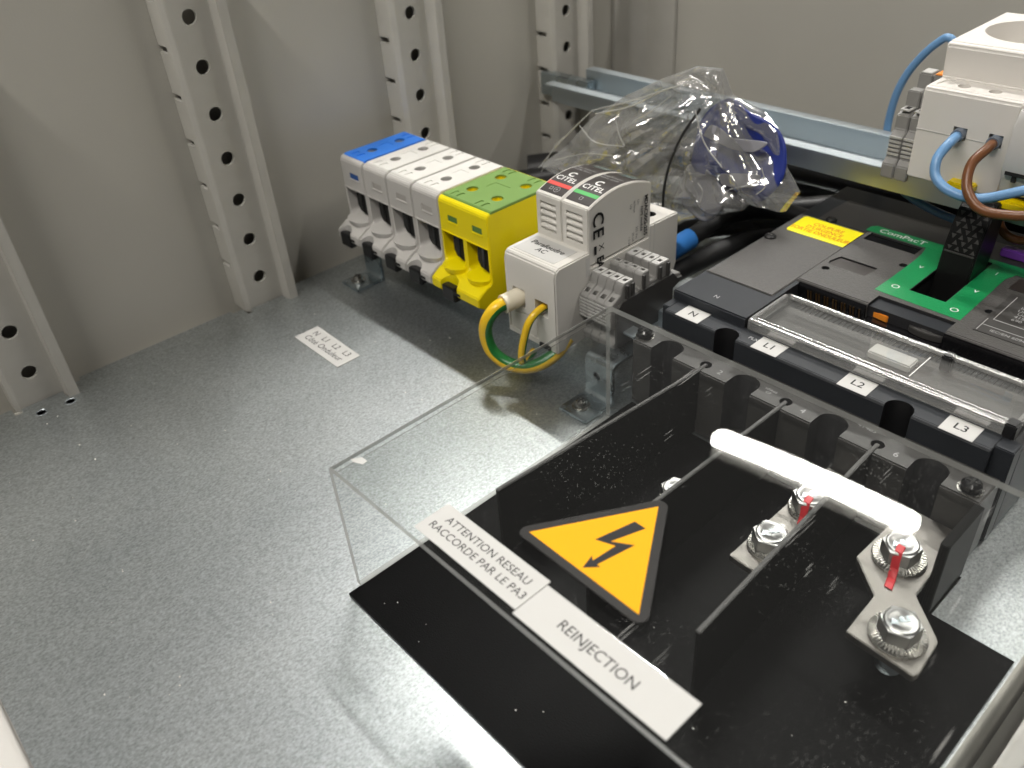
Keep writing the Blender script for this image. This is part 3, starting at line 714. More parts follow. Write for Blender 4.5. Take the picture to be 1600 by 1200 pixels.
# raised triangles on the grip
def hface(s):    # point on the grip at arc-length s from the lower end of the pad, with normal
    pts = [V(0, 138.4, 66), V(0, 142.6, 79), V(0, 145.1, 84), V(0, 148.7, 87.05), V(0, 153.0, 87.65), V(0, 157, 85.8)]
    for a, bq in zip(pts, pts[1:]):
        l = (bq-a).length
        if s <= l or bq is pts[-1]:
            d = (bq-a)/l; n = V(0, -d.z, d.y); return a+d*s, n
        s -= l
grip = MB(); n0 = 0
for row in range(10):
    for col in range(4):
        xc = 88.2+3.55*col+(1.7 if row % 2 else 0); s0 = .8+2.7*row
        if xc > 99.8 or xc < 87: continue
        if row >= 8 and 91 < xc < 96: continue
        upd = 1 if (row+col) % 2 else -1
        tri = [(xc-1.35, -.95*upd), (xc+1.35, -.95*upd), (xc, 1.15*upd)]
        lo, hi = [], []
        for x, ds in tri:
            p, nn = hface(max(.05, s0+ds)); lo.append(grip.bm.verts.new(V(x, p.y, p.z)-nn*.2)); 
            hi.append(grip.bm.verts.new(V(xc+(x-xc)*.78, p.y, p.z)+nn*.38))
        grip.bm.faces.new(lo); grip.bm.faces.new(hi)
        for i in range(3): grip.bm.faces.new((lo[i], lo[(i+1) % 3], hi[(i+1) % 3], hi[i]))
go = grip.build('grip_pattern', 'brk_low', tgo, smooth=False); go['kind'] = 'stuff'
MB().box(86.4, 100.2, 137.4, 138.4, 64.6, 65.4, .2).build('grip_edge', 'brk_low', tgo)
MB().box(90.6, 97.4, 150, 156.5, 86.2, 87.9, .4).build('grip_recess', 'void', tgo)
MB().box(86, 100.6, 114.6, 118, 36, 49.5, .5).build('slot_shutter', 'brk_low', br)
# panel screws
for x, y in ((5.6, 121.5), (19.0, 158.2)):
    s = MB().lathe([(3.0, 0), (3.0, .8), (2.2, 1.5), (.01, 1.6)], (x, y, 52.2), 'z', 18).build('panel_screw', 'black', br)
    MB().box(x-1.6, x+1.6, y-.3, y+.3, 53.6, 53.95).build('slot', 'steel', s)
for x, y in ((2.6, 25.2), (156.6, 24.0)):
    s = MB().lathe([(4.3, 0), (4.3, .5), (3.5, .5), (3.6, 3.0), (2.6, 4.0), (.01, 4.0)], (x, y, 35.98), 'z', 22).build('terminal_screw', 'black_gloss', br)
    MB().lathe([(4.5, 0), (4.5, .45), (3.9, .5), (3.9, 0)], (x, y, 35.99), 'z', 22).build('screw_washer', 'steel', br)
    MB().box(x-2.3, x+2.3, y-.45, y+.45, 39.9, 40.2).box(x-.45, x+.45, y-2.3, y+2.3, 39.9, 40.22).build('cross_slot', 'void', s)
# raised numbers and moulded marks
for s, x, y in (('2', 46.6, 24.0), ('4', 88, 24.0), ('6', 128.4, 24.0)): text(s, 4.4, (x, y, 36.0), (1, 0, 0), (0, 1, 0), 'grey_print', br, lift=.08)
text('41483', 3.2, (112.6, 31.4, 36.0), (1, 0, 0), (0, 1, 0), 'grey_print', br, lift=.08)
text('>PA66\nGF', 2.2, (70.6, 26.5, 36.0), (1, 0, 0), (0, 1, 0), 'grey_print', br, lift=.08)
text('N', 3.6, (21.0, 54.5, 51.6), (1, 0, 0), (0, 1, 0), 'grey_print', br, lift=.08)
text('PLX', 2.8, (50.6, 41.8, 46.8), (1, 0, 0), (0, 1, 0), 'grey_print', br, lift=.08)
# clear hinged window over the recess
cwn = thing('clear_window_cover', 'clear plastic flip window lying across the breaker front recess', 'cover', (100, 66, 43))
ww = MB().box(43.6, 158.5, 48.6, 80.5, 49.6, 50.8, .2).build('pane', 'clear_window', cwn)
for nm, bx in (('front_rim', (43.2, 158.8, 47.4, 50.4, 46.0, 51.6)), ('rear_rim', (46.5, 158.8, 75.6, 78.0, 50.4, 52.2)), ('side_rim', (43.0, 45.0, 48.4, 77.6, 47.0, 51.8)), ('side_rim', (157, 158.9, 48.4, 77.6, 47.0, 51.8)), ('front_bead', (46, 157.4, 51.4, 52.2, 50.7, 51.3))):
    MB().box(*bx, .5).build(nm, 'clear_rim', cwn)
for xa, xb, yy, zz, rr_ in ((44, 158.4, 48.3, 51.0, 1.35), (47, 158.4, 76.6, 51.9, 1.15), (46, 157.6, 51.6, 51.0, .5)):
    MB().tube([V(xa+(xb-xa)*i/6, yy, zz) for i in range(7)], rr_, 14).build('rim_bead', 'clear_rim', cwn)
MB().box(44.4, 157.6, 49.0, 80.0, 43.2, 44.2).build('scale_strip', 'brk_grey', cwn)
MB().box(92, 111, 64.2, 72.5, 44.6, 48.0, .6).build('frosted_tab', 'module_grey', cwn)
for x in (118.6, 155): MB().box(x, x+4.4, 74.0 if x < 150 else 46.5, 78.8 if x < 150 else 52, 45, 52.8, .5).build('hinge_lug', 'black', cwn)
MB().box(115.0, 115.4, 54, 72, 50.8, 51.0).build('scale_line', 'white_print', cwn)
for k in range(46): MB().box(46+k*2.4, 46.9+k*2.4, 80.2, 90.4, 42.0, 43.0).build('vent_fin', 'black', br)
# phase labels
for s, x in (('N', 18.0), ('L1', 59.4), ('L2', 100.9), ('L3', 142.9)):
    q = tag(MB().box(x-6.4, x+6.4, 35.7, 46.2, 46.82, 47.06).build('phase_label', 'sticker'), f'small white label marked {s} on the breaker ledge', 'label', 'phase labels on the breaker ledge')
    text(s, 5.6, (x, 41.0, 47.06), (1, 0, 0), (0, 1, 0), 'black_print', q, lift=.05, bold=.01)
ys = tag(MB().prism([(6.4, 135.4), (7.6, 134.0), (39.6, 134.0), (39.6, 154.4), (7.0, 154.4), (6.0, 153.2)], 'z', 52.32, 52.5).build('emergency_label', 'sticker_yellow'), 'yellow sticker with orange lettering on the breaker side panel', 'label')
text("COUPURE\nD'URGENCE\nSORTIE ONDULEUR", 4.6, (23.2, 144, 52.5), (1, 0, 0), (0, 1, 0), 'red_print', ys, lift=.05, sx=.82, space=.95, bold=.012)

# phase barriers
for k, (x0, x1) in enumerate(((38.4, 30.6), (79.4, 77.6), (120.4, 125.4))):
    pts = [(x0-.7, 25.5), (x0-.7, 19), (x1-.7, -95), (x1+.7, -95), (x0+.7, 19), (x0+.7, 25.5)]
    o = tag(MB().prism(pts, 'z', 1.2, 35.5).build('phase_barrier', 'barrier'), ('dark upright divider sheet slotted between poles N and L1', 'dark upright divider sheet slotted between poles L1 and L2', 'dark upright divider sheet slotted between poles L2 and L3')[k], 'divider', 'divider sheets between the breaker poles')
    MB().prism([(x0-.9, 25.3), (x0-.9, 19), (x1-.9, -95.2), (x1+.9, -95.2), (x0+.9, 19), (x0+.9, 25.3)], 'z', 35.5, 36.4, .3).build('pale_top_edge', 'brk_low', o)  # lighter grey strip painting the glint on the divider's top edge
tag(MB().prism([(161.0, -8), (161.0, 18.5), (164.4, 18.5), (164.4, -8), (163.4, -9), (162, -9)], 'z', 1.2, 36.0, .3).build('end_shield', 'barrier'), 'black upright shield at the outer end of the breaker poles', 'divider')

# connection bars with bolts
def hexbolt(parent, x, y, z, r=6.0, red=None, stub=0, wr=9.4):
    wsh = MB().lathe([(wr, 0), (wr, 1.0), (wr-.6, 1.3), (5.5, 1.9), (.01, 1.9)], (x, y, z), 'z', 40).build('washer', 'steel', parent)
    for k in range(44):
        a = 2*pi*k/44
        if k == 0:
            mb = MB(); mb.box(0, wr-6.3, -.22, .22, 0, .5); r0 = mb.build('tooth', 'steel', None); tm = r0.data; bpy.data.objects.remove(r0)
        o = bpy.data.objects.new('washer_tooth', tm); COL.objects.link(o); o.parent = wsh
        o.location = (V(x+(wr+5.7)/2*cos(a), y+(wr+5.7)/2*sin(a), z+1.40)-world_loc(parent)/S)*S; o.rotation_euler = (0, .12*0, a)
    hx = MB()
    R = r*1.155
    pr = [(x+R*cos(k*pi/3+.35), y+R*sin(k*pi/3+.35)) for k in range(6)]
    hx.prism(pr, 'z', z+1.7, z+7.4, .25, 1)
    h = hx.build('bolt_head', 'bolt_steel', parent, smooth=False)
    MB().lathe([(r*.95, 0), (r*.95, .25), (r*.86, .62), (r*.62, .62), (r*.58, .50), (.01, .50)], (x, y, z+7.3), 'z', 36).build('head_face', 'bolt_steel', h)
    text('8.8', 3.0, (x+.6, y+1.2, z+7.9), (.6, .8, 0), (-.8, .6, 0), 'zinc', h, lift=.12, bold=.04)
    text('JK', 2.8, (x-1.2, y-1.9, z+7.9), (.9, .4, 0), (-.4, .9, 0), 'zinc', h, lift=.12, bold=.04)
    if stub:
        st = MB().cyl((x, y, z-3-stub), 'z', 3.9, stub, 24).build('bolt_shank', 'zinc', parent)
        th = MB()
        for k in range(int(stub/1.4)): th.lathe([(3.9, 0), (4.35, .45), (3.9, .9)], (x, y, z-3-stub+.3+1.4*k), 'z', 24)
        t = th.build('thread', 'zinc', st); t['kind'] = 'stuff'
    if red:
        pth = [V(x+.4, y-1.6, z+7.95), V(x+1.0, y-5.2, z+7.75), V(x+1.5, y-6.9, z+5.0), V(x+1.9, y-7.5, z+2.0), V(x+2.5, y-9.6, z+1.2), V(x+2.9, y-10.6, z+.25), V(x+4.2, y-15.6, z+.22)]
        mb = MB(); A = []
        for i, p in enumerate(pth): A.append([mb.bm.verts.new(p+V(dx, 0, h)) for dx, h in ((-1.5, .02), (-1.2, .3), (1.2, .3), (1.5, .02))])
        for P, Q in zip(A, A[1:]):
            for k in range(3): mb.bm.faces.new((P[k], P[k+1], Q[k+1], Q[k]))
        mb.build('paint_mark', 'red_paint', parent)
BZ = 20.0
def bar(pts, name_label, bolts, red, loc, BZ=20.0):
    t = thing('connection_bar', name_label, 'busbar', loc, 'tinned connection bars bolted to the breaker poles')
    MB().prism(pts, 'z', BZ-3.2, BZ, .3).build('bar', 'tin', t)
    for (x, y, stub, rd, wr) in bolts: hexbolt(t, x, y, BZ, red=rd, stub=stub, wr=wr)
bar([(152.9, -50.0), (176.4, -51.2), (177.2, -49), (175.9, -33.6), (174.6, -32.0), (161.6, -20.0), (160.7, 5), (159, 18), (139.5, 18), (138.6, -18), (152.0, -30.0)],
    'tinned connection bar nearest the bare plate, bolted with a red paint mark', [(165.6, -40.4, 13, False, 9.4), (149.6, -8.6, 0, True, 9.4)], True, (157, -16, 3.8))
bar([(105.4, -48.6), (122.0, -49.4), (120.6, 18), (106.0, 18)],
    'tinned connection bar in the middle, half hidden behind a divider sheet', [(113.6, -35.4, 12, False, 8.2), (113.4, -8.6, 0, True, 8.0)], True, (114, -16, 4.8))
bar([(65.5, -46.6), (76.6, -46.9), (77.0, -20), (67.0, -20)],
    'tinned connection bar under the yellow warning triangle', [(69.6, -33.8, 5, False, 7.4)], False, (68, -16, 5.0), 13.0)

# ================================================================== CLEAR COVER AND ITS STICKERS
YC0, YC1, XC = -146.0, 0.5, 216.0
def bend(cx, cz, r, a0, a1, k=6): return [(cx+r*cos(a0+(a1-a0)*i/k), cz+r*sin(a0+(a1-a0)*i/k)) for i in range(k+1)]
o_ = [(0, 1.3)] + bend(4, 59.8, 4, pi, pi/2) + bend(XC-4, 59.8, 4, pi/2, 0) + [(XC, 1.3)]
i_ = [(XC-2.6, 1.3)] + bend(XC-4, 59.8, 1.4, 0, pi/2) + bend(4, 59.8, 1.4, pi/2, pi) + [(2.6, 1.3)]
cv = MB(); prof = o_+i_; cv.prism(prof, 'y', YC0, YC1)
for f in cv.bm.faces:
    zz = [v.co.z for v in f.verts]; yy = [v.co.y for v in f.verts]
    if max(yy)-min(yy) < .01 or max(zz) < 1.5: f.material_index = 1
    c_ = f.calc_center_median()
    if c_.x < 3.2 and 60.2 < c_.z < 63.2: f.material_index = 1  # bright line along the bend painted in with the hazy edge material
cover = tag(cv.build('clear_cover', ['acrylic', 'acrylic_edge']), 'large clear acrylic cover bent over the breaker terminals', 'cover')
ZC = 63.8
s1 = tag(MB().box(47.6, 95.6, -143.4, -129.0, ZC+.04, ZC+.24).build('warning_label', 'sticker'), 'white label reading ATTENTION RESEAU on the clear cover edge', 'label')
text('ATTENTION RESEAU\nRACCORDE PAR LE PA3', 4.15, (72.4, -136.2, ZC+.24), (1, 0, 0), (0, 1, 0), 'black_print', s1, lift=.05, sx=1.0, space=1.15)
s2 = tag(MB().box(95.9, 151.6, -144.8, -130.6, ZC+.04, ZC+.26).build('warning_label', 'sticker'), 'white label reading REINJECTION on the clear cover edge', 'label')
text('REINJECTION', 5.0, (122.5, -138.2, ZC+.26), (1, -.02, 0), (.02, 1, 0), 'black_print', s2, lift=.05, sx=.96)
tri = thing('warning_triangle', 'yellow high-voltage warning triangle sticker with black lightning arrow', 'warning sign', (99, -107, ZC+.04))
Atri = [V(76.6, -119.7, 0), V(98.6, -83.2, 0), V(122.1, -120.4, 0)]; cen = sum(Atri, V(0, 0, 0))/3
def rounded(P, grow, r, k=6):
    n = len(P); q = []
    c0 = sum(P, V(0, 0, 0))/n
    G = []
    for i in range(n):
        a, b_, c_ = P[i-1], P[i], P[(i+1) % n]
        d1 = (b_-a).normalized(); d2 = (c_-b_).normalized(); bis = (d1-d2).normalized(); half = math.acos(max(-1, min(1, (-d1).dot(d2))))/2
        G.append(b_+bis*grow/sin(half))
    for i in range(n):
        a, b_, c_ = G[i-1], G[i], G[(i+1) % n]
        d1 = (a-b_).normalized(); d2 = (c_-b_).normalized(); half = math.acos(d1.dot(d2))/2
        if r <= 0: q.append((b_.x, b_.y)); continue
        L_ = r/math.tan(half); p1 = b_+d1*L_; p2 = b_+d2*L_; o = b_+(d1+d2).normalized()*(r/sin(half))
        a1 = math.atan2((p1-o).y, (p1-o).x); a2 = math.atan2((p2-o).y, (p2-o).x); da = (a2-a1+pi) % (2*pi)-pi
        q += [(o.x+r*cos(a1+da*t/k), o.y+r*sin(a1+da*t/k)) for t in range(k+1)]
    return q
MB().prism(rounded(Atri, 3.0, 3.0), 'z', ZC+.04, ZC+.50, .2).build('film_border', 'film', tri)
MB().prism(rounded(Atri, 0, 0), 'z', ZC+.50, ZC+.56).build('yellow_field', 'orange_sign', tri)
# lightning arrow, points laid out on the sticker plane
import itertools
def px(u, v, z=ZC+.56):                         # photo pixel -> point on the cover plane
    R = rotvec((0.8617, 0.4459, 0.7307)); d = R @ V((u-800)/1329.32, -(v-600)/1329.32, -1)
    t = (z-CAM.z)/d.z; return (CAM+d*t).x, (CAM+d*t).y
bolt = [(992, 815), (1009, 826), (954, 846), (992, 852), (933, 882), (938, 886), (910, 887), (925, 868), (926, 876), (962, 853), (930, 843)]
MB().prism([px(*p) for p in bolt], 'z', ZC+.56, ZC+.62).build('lightning_arrow', 'black_print', tri)
# scrap of white paper on the cover
tag(MB().prism([px(*p, ZC) for p in ((548, 718), (566, 715), (574, 721), (567, 726), (551, 722))], 'z', ZC+.03, ZC+.2).build('paper_scrap', 'sticker'), 'tiny torn white scrap at the corner of the clear cover', 'scrap')

# ================================================================== BEHIND: RAIL, SOCKET, MODULES, CABLES, BAG
rail('mounting_rail', -206, 175, 190.0, 84.0, 24.5, 14, 'wide zinc mounting rail running along the far side behind the bag')
tag(MB().box(-244, -196, 198, 206, 62, 78, .6).build('rail_hanger', 'zinc'), 'dark zinc hanger holding the far rail to an upright', 'hanger')
tag(MB().box(160, 180, 180, 200, -2+2.05, 70.0, .6).build('rail_support', 'zinc'), 'zinc support column under the far rail', 'support')

so = thing('socket_outlet', 'white modular socket outlet on the far rail with a round well', 'socket', (74, 205, 84))
pr = [(160, 85.2), (160, 127.6), (161.4, 129), (176, 129), (174.0, 143.6), (175.4, 145.4), (235, 146), (237, 129), (250, 129), (250, 85.2)]
sb = MB().prism(pr, 'x', 52.4, 95.6, .8, 3).build('socket_body', ['module_white', 'void'], so)
c = MB().cyl((77, 206, 118), 'z', 20.0, 50, 48); cut(sb, c)
c = MB().prism([(55.2, 166), (56.4, 162.6), (61.8, 162.6), (62.6, 165), (61.4, 173.2), (56.4, 173.2)], 'z', 128.5, 140)
for x in (66.6, 80.4): c.cyl((x, 168, 120), 'z', 2.8, 30, 20)
c.box(69.4, 75.6, 155, 172, 107.6, 113.4); c.box(85.2, 91.4, 155, 172, 107.6, 113.4)
cut(sb, c)
MB().box(52.5, 69.2, 159.75, 160.3, 108.8, 109.2).box(75.8, 85, 159.75, 160.3, 108.8, 109.2).build('seam', 'module_grey', so)
MB().box(69.5, 75.5, 168, 171, 107.8, 113.2).box(85.3, 91.3, 168, 171, 107.8, 113.2).build('wire_entry', 'void', so)
MB().cyl((77, 206, 117.8), 'z', 19.6, 1.2, 40).build('socket_floor', 'module_white', so)
MB().lathe([(2.6, 0), (2.6, 22), (1.8, 23.4), (.01, 23.6)], (85, 199, 119), 'z', 20).build('earth_pin', 'steel', so)
MB().box(74, 86, 154.5, 162, 86.2, 90, .6).build('rail_clip', 'yellow_clip', so)
m2 = thing('module_breaker', 'light grey modular device beside the white socket on the far rail', 'module', (112, 205, 84))
MB().prism([(152, 101), (152, 121), (156, 127.5), (168, 129), (172, 150), (234, 150), (238, 129), (250, 128), (250, 90), (156, 90), (154, 97)], 'x', 96.4, 132, .8).build('module_body', 'module_grey', m2)
MB().box(98.4, 118, 151.7, 152.2, 100.2, 101.8).build('seam', 'void', m2)
for x, z in ((101.4, 97.2), (106.2, 93.0), (108.4, 99)): MB().box(x, x+1.9, 152.4, 156, z, z+3.6).build('vent_slot', 'void', m2)
MB().box(98, 112, 152, 160, 84.6, 88, .5).build('rail_clip', 'yellow_clip', m2)
text('EB', 5.0, (106, 152, 113), (1, 0, 0), (0, 0, 1), 'grey_print', m2)

gs2 = 'grey spring terminals beside the white socket'
def rail_terminal(x0, label, dz, orange=False):
    t = thing('spring_terminal', label, 'spring terminal', (x0+3.4, 190, 84), gs2)
    P = [(164, 80), (164, 87), (167, 90), (167, 100), (170, 103), (170, 110), (177, 112), (177, 120), (183, 120), (183, 112), (186, 118), (186, 126), (194, 126), (194, 118), (214, 112), (214, 84.4), (166.5, 84.4), (166.5, 80)]
    P = [(a, z+dz) for a, z in P]
    MB().prism(P, 'x', x0, x0+6.6, .5).build('terminal_body', 'spring_grey', t)
    for k in range(5): MB().box(x0+.3, x0+6.3, 166.2, 167.2, 91+2.1*k+dz, 92+2.1*k+dz).build('grip_rib', 'spring_top', t)
    MB().box(x0+.8, x0+5.8, 170.6, 176.8, 111.8+dz, 112.6+dz, .2).build('top_face', 'spring_top', t)
    MB().box(x0+2.2, x0+4.6, 172.4, 175.6, 112.4+dz, 112.75+dz).build('wire_opening', 'void', t)
    MB().box(x0+.6, x0+6.0, 186.4, 193.6, 125.8+dz, 126.6+dz, .2).build('top_face', 'orange' if orange else 'spring_top', t)
rail_terminal(37.5, 'outer grey spring terminal left of the white socket', 0)
rail_terminal(44.6, 'grey spring terminal with orange tab against the white socket', 0, True)

def cable(name, pts, r, m, label, cat='cable', n=14, group=None): return tag(MB().tube(crom(pts, 8), r, n).build(name, m), label, cat, group)
cable('blue_wire', [(12, 225, 50), (8, 229, 72), (6.5, 231, 84), (8, 231, 99), (12, 231, 111), (18, 231, 121), (24, 231, 128), (29, 231, 131.5), (33, 231, 128), (40, 228, 112)], 2.1, 'cable_blue', 'pale blue wire arching up behind the white socket', 'wire')
cable('blue_wire', [(26, 203, 78), (35, 190, 68.5), (47, 189, 61.5), (66, 188, 57.6), (80, 187, 58.5), (92, 187, 66), (106, 190, 76), (128, 196, 82)], 2.1, 'cable_blue', 'pale blue wire sagging below the white socket behind the toggle', 'wire')
cable('blue_wire', [(72.5, 169, 110.6), (72.6, 160, 110.4), (73.4, 150, 110), (72.3, 142, 104.4), (75.2, 138, 97.4), (84, 136, 93.5), (96, 138, 93.0), (112, 142, 100), (130, 150, 108)], 2.2, 'cable_blue', 'pale blue wire looping out of the white socket entry', 'wire')
cable('brown_wire', [(88.3, 169, 110.6), (88.4, 160, 110.4), (89, 151, 110), (87.2, 142, 105), (90.6, 135, 97), (99.6, 131, 91.4), (113, 131, 92.4), (130, 136, 96)], 2.2, 'cable_brown', 'brown wire looping out of the white socket entry', 'wire')
cable('brown_wire', [(92, 176, 78), (97, 172, 67), (106, 172, 63), (116, 174, 68), (130, 180, 76)], 2.1, 'cable_brown', 'brown wire hanging low behind the toggle', 'wire')
for a, r, lab in (((72.5, 110.6), 2.9, 'grey sleeve on the blue wire at the socket entry'), ((88.3, 110.6), 2.9, 'grey sleeve on the brown wire at the socket entry')):
    x, z = a; tag(MB().tube([V(x, 168, z), V(x+.1, 161, z), V(x+.3, 156.5, z-.2)], r, 16).build('wire_sleeve', 'sleeve_grey'), lab, 'sleeve')
pc = thing('purple_connector', 'purple clip connector lying behind the breaker toggle', 'connector', (112, 175, 52))
MB().box(100, 116, 172, 177, 52.6, 57.0, .6).build('connector_body', 'purple', pc)
MB().box(116, 117.4, 171.6, 177.4, 52.4, 57.6, .3).build('connector_lip', 'purple', pc)
# black cables crossing behind
bc = 'heavy black cables behind the terminals'
cable('black_cable', [(-238, 176, 10), (-200, 212, 14), (-150, 236, 22), (-90, 258, 20), (-20, 275, 20), (80, 285, 22), (200, 290, 22)], 12, 'cable_black', 'heaviest black cable running along the foot of the far wall', 'cable', 16, bc)
cable('black_cable', [(-236, 158, 8), (-190, 196, 16), (-120, 232, 30), (-60, 240, 36), (0, 240, 38), (60, 242, 40), (150, 250, 40)], 7.5, 'cable_black', 'black cable lying over the heaviest one below the far rail', 'cable', 16, bc)
cable('black_cable', [(-110, 260, 18), (-80, 225, 16), (-55, 205, 20), (-30, 205, 26), (0, 222, 30), (40, 232, 28), (120, 236, 26)], 9, 'cable_black', 'black cable curving behind the breaker under the bag', 'cable', 16, bc)
cable('black_cable', [(-51.5, 112, 29), (-50, 125, 31), (-49.5, 145, 33), (-46, 168, 34), (-30, 190, 32), (-5, 205, 24), (30, 212, 20)], 5.4, 'cable_black', 'black cable ending in a bright blue sleeve by the surge protector', 'cable', 14)
cable('black_cable', [(-46, 100, 18), (-42, 122, 20), (-38, 145, 22), (-30, 172, 22), (-12, 188, 18), (6, 192, 14)], 5.6, 'cable_black', 'black cable hugging the breaker case beside the blue-sleeved one', 'cable', 14)
cable('black_cable', [(-160, 96, 40), (-110, 120, 14), (-90, 150, 12), (-70, 190, 12), (-40, 215, 10)], 8, 'cable_black', 'black cable dropping behind the green-topped terminal', 'cable', 14, bc)
tag(MB().tube([V(-51.7, 106, 28.6), V(-51, 114, 29.6), V(-50.2, 123, 30.8), V(-49.9, 128, 31.2)], 6.2, 18).build('blue_sleeve', 'sleeve_blue'), 'bright blue sleeve on a black cable behind the surge protector', 'sleeve')
for x, y, z, lab in ((-47.6, 158, 40, 'small black cable tie head on the cable behind the surge protector'),):
    tag(MB().box(x-2.6, x+2.6, y-2, y+2, z-3, z+3, .6).build('cable_tie', 'black'), lab, 'cable tie')

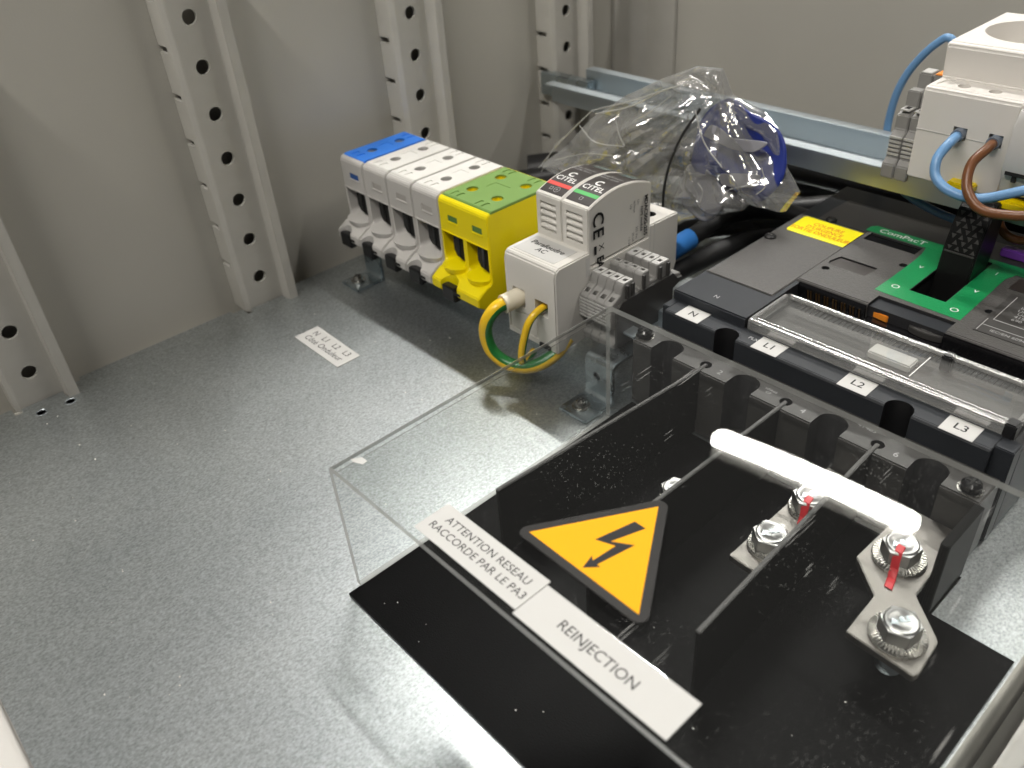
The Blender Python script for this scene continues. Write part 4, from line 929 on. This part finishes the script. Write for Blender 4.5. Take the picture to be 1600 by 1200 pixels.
# crumpled clear bag with a blue printed card inside
def bag():
    from mathutils import noise
    t = thing('plastic_bag', 'crumpled clear plastic bag with a blue card inside, leaning below the far rail', 'bag', (-75, 150, 24))
    outl = [(-172, 47), (-150, 64), (-132, 84), (-108, 101), (-84, 114), (-62, 124), (-46, 125), (-38, 113), (-18, 108), (-8, 100), (0, 82), (9, 72), (3, 60), (-12, 66), (-22, 54), (-40, 46), (-58, 38), (-72, 26), (-96, 32), (-130, 38)]
    C = V(-70, 0, 78); K = V(-44, 0, 112)
    nR, nA = 56, 260
    def ringpt(i):
        u = i/nA*len(outl); k = int(u) % len(outl); f = u-int(u)
        a, b_ = outl[k], outl[(k+1) % len(outl)]; return V(a[0]+(b_[0]-a[0])*f, 0, a[1]+(b_[1]-a[1])*f)
    def tri(x): return abs((x % 2)-1)
    def depth(p, q, sgn, d):
        a = math.atan2(p.z-K.z, p.x-K.x); r = math.hypot(p.z-K.z, p.x-K.x)
        n1 = noise.noise(V(p.x*.018, 4.0*sgn, p.z*.018))
        folds = (tri(a*3.2+n1*2.2)-.5)*13*min(1, r/45) + (tri(a*7.5+n1*4+r*.012)-.5)*5*min(1, r/30)
        big = tri(p.x*.030+p.z*.045+n1*1.6)*9 + tri(-p.x*.055+p.z*.03+n1*2.5)*4
        fine = abs(noise.noise(V(p.x*.12, 9, p.z*.12)))*2.2
        return 132 + sgn*(d*math.sqrt(max(0, 1-q*q)) - (folds+big+fine)*(1-q**6)) + (p.z-40)*.10 + (p.x+80)*.05
    def side(sgn, d):
        mb = MB(); rows = []
        for j in range(nR+1):
            q = j/nR; row = []
            for i in range(nA):
                p = C+(ringpt(i)-C)*q
                row.append(mb.bm.verts.new((p.x, depth(p, q, sgn, d), p.z)))
            rows.append(row)
        for A, B in zip(rows, rows[1:]):
            for i in range(nA): mb.bm.faces.new((A[i], A[(i+1) % nA], B[(i+1) % nA], B[i]))
        bmesh.ops.remove_doubles(mb.bm, verts=mb.bm.verts[:], dist=.01)
        return mb
    def smooth_outline(o): return [(p.x, p.z) for p in crom([V(a, 0, b) for a, b in o+o[:1]], 5)][:-1]
    side(-1, 20).build('front_film', 'bag_film', t)
    side(1, 12).build('rear_film', 'bag_film', t)
    def sheet(outline, y0, name, m, amp, seed, th=.5):
        cx = sum(p[0] for p in outline)/len(outline); cz = sum(p[1] for p in outline)/len(outline)
        outline = smooth_outline(outline); mb = MB(); rows = []; n = len(outline)*2
        for j in range(13):
            q = j/12; row = []
            for i in range(n):
                u = i/n*len(outline); k = int(u); f = u-k; a, b_ = outline[k % len(outline)], outline[(k+1) % len(outline)]
                x = cx+(a[0]+(b_[0]-a[0])*f-cx)*q; z = cz+(a[1]+(b_[1]-a[1])*f-cz)*q
                y = y0 + amp*noise.noise(V(x*.035, seed, z*.035)) + amp*.5*tri(x*.05+z*.02+seed) - (x-cx)**2*.004
                row.append(mb.bm.verts.new((x, y, z)))
            rows.append(row)
        for A, B in zip(rows, rows[1:]):
            for i in range(n): mb.bm.faces.new((A[i], A[(i+1) % n], B[(i+1) % n], B[i]))
        bmesh.ops.remove_doubles(mb.bm, verts=mb.bm.verts[:], dist=.01)
        o = mb.build(name, m, t); md = o.modifiers.new('thick', 'SOLIDIFY'); md.thickness = th*S
        return o
    sheet([(-56, 74), (-46, 60), (-28, 62), (-12, 62), (0, 76), (-2, 92), (-10, 102), (-24, 108), (-42, 110), (-54, 98)], 138, 'blue_card', 'bag_card', 9, 2.0)
    sheet([(-48, 92), (-30, 88), (-16, 90), (-9, 96), (-18, 96), (-32, 94), (-44, 98)], 131.5, 'pale_patch', 'bag_pale', 7, 2.0)
    sheet([(-34, 68), (-16, 70), (-8, 76), (-20, 77), (-34, 74)], 131.5, 'pale_patch', 'bag_pale', 7, 3.0)
    sheet([(-66, 50), (-42, 43), (-33, 62), (-56, 74)], 134, 'leaflet', 'bag_pale', 4, 5.0)
    def pxy(u, v, y):
        R = rotvec((0.8617, 0.4459, 0.7307)); d = R @ V((u-800)/1329.32, -(v-600)/1329.32, -1)
        k = (y-CAM.y)/d.y; return CAM+d*k
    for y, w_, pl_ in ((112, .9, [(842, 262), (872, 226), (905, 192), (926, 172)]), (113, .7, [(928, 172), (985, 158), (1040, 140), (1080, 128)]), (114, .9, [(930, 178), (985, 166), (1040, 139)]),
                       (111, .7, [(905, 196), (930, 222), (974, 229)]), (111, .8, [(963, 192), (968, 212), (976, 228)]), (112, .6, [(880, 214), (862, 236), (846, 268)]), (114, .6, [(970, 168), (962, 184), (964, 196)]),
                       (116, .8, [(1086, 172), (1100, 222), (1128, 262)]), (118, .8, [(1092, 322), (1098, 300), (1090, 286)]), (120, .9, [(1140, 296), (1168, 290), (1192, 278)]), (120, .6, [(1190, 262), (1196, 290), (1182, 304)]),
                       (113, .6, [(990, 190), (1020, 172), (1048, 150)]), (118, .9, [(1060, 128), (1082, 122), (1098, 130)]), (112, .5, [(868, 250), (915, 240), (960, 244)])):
        MB().tube(crom([pxy(u, v, y+2) for u, v in pl_], 6), w_*.42, 8).build('crease_glint', 'bag_crease_glint', t)  # thin pale tubes standing in for bright glints on the folds
    MB().tube(crom([(-63, 118, 36), (-62, 118, 66), (-55, 119, 90), (-44, 122, 110)], 6), .8, 8).build('zip_seam', 'black', t)
    return t
mat('bag_card', (.018, .035, .24), .4)
mat('bag_pale', (.34, .34, .38), .5)
bag()

# scattered dust specks on the plate
mb = MB()
for k in range(150):
    x, y = random.uniform(-230, 0), random.uniform(-250, 0)
    if k < 18: x, y = random.uniform(5, 190), random.uniform(-150, -60)
    z = .05 if k >= 18 else 1.12
    r = random.choice((.16, .2, .25, .3, .45)); a = random.random()*3
    pts = [(x+r*cos(a+i*pi*2/5)*random.uniform(.6, 1.5), y+r*sin(a+i*pi*2/5)*random.uniform(.5, 1.1)) for i in range(5)]
    mb.prism(pts, 'z', z, z+r*.5)
dd = mb.build('dust', 'dust', None, smooth=False); dd['kind'] = 'stuff'; dd['label'] = 'tiny pale dust specks scattered over plate and sheet'
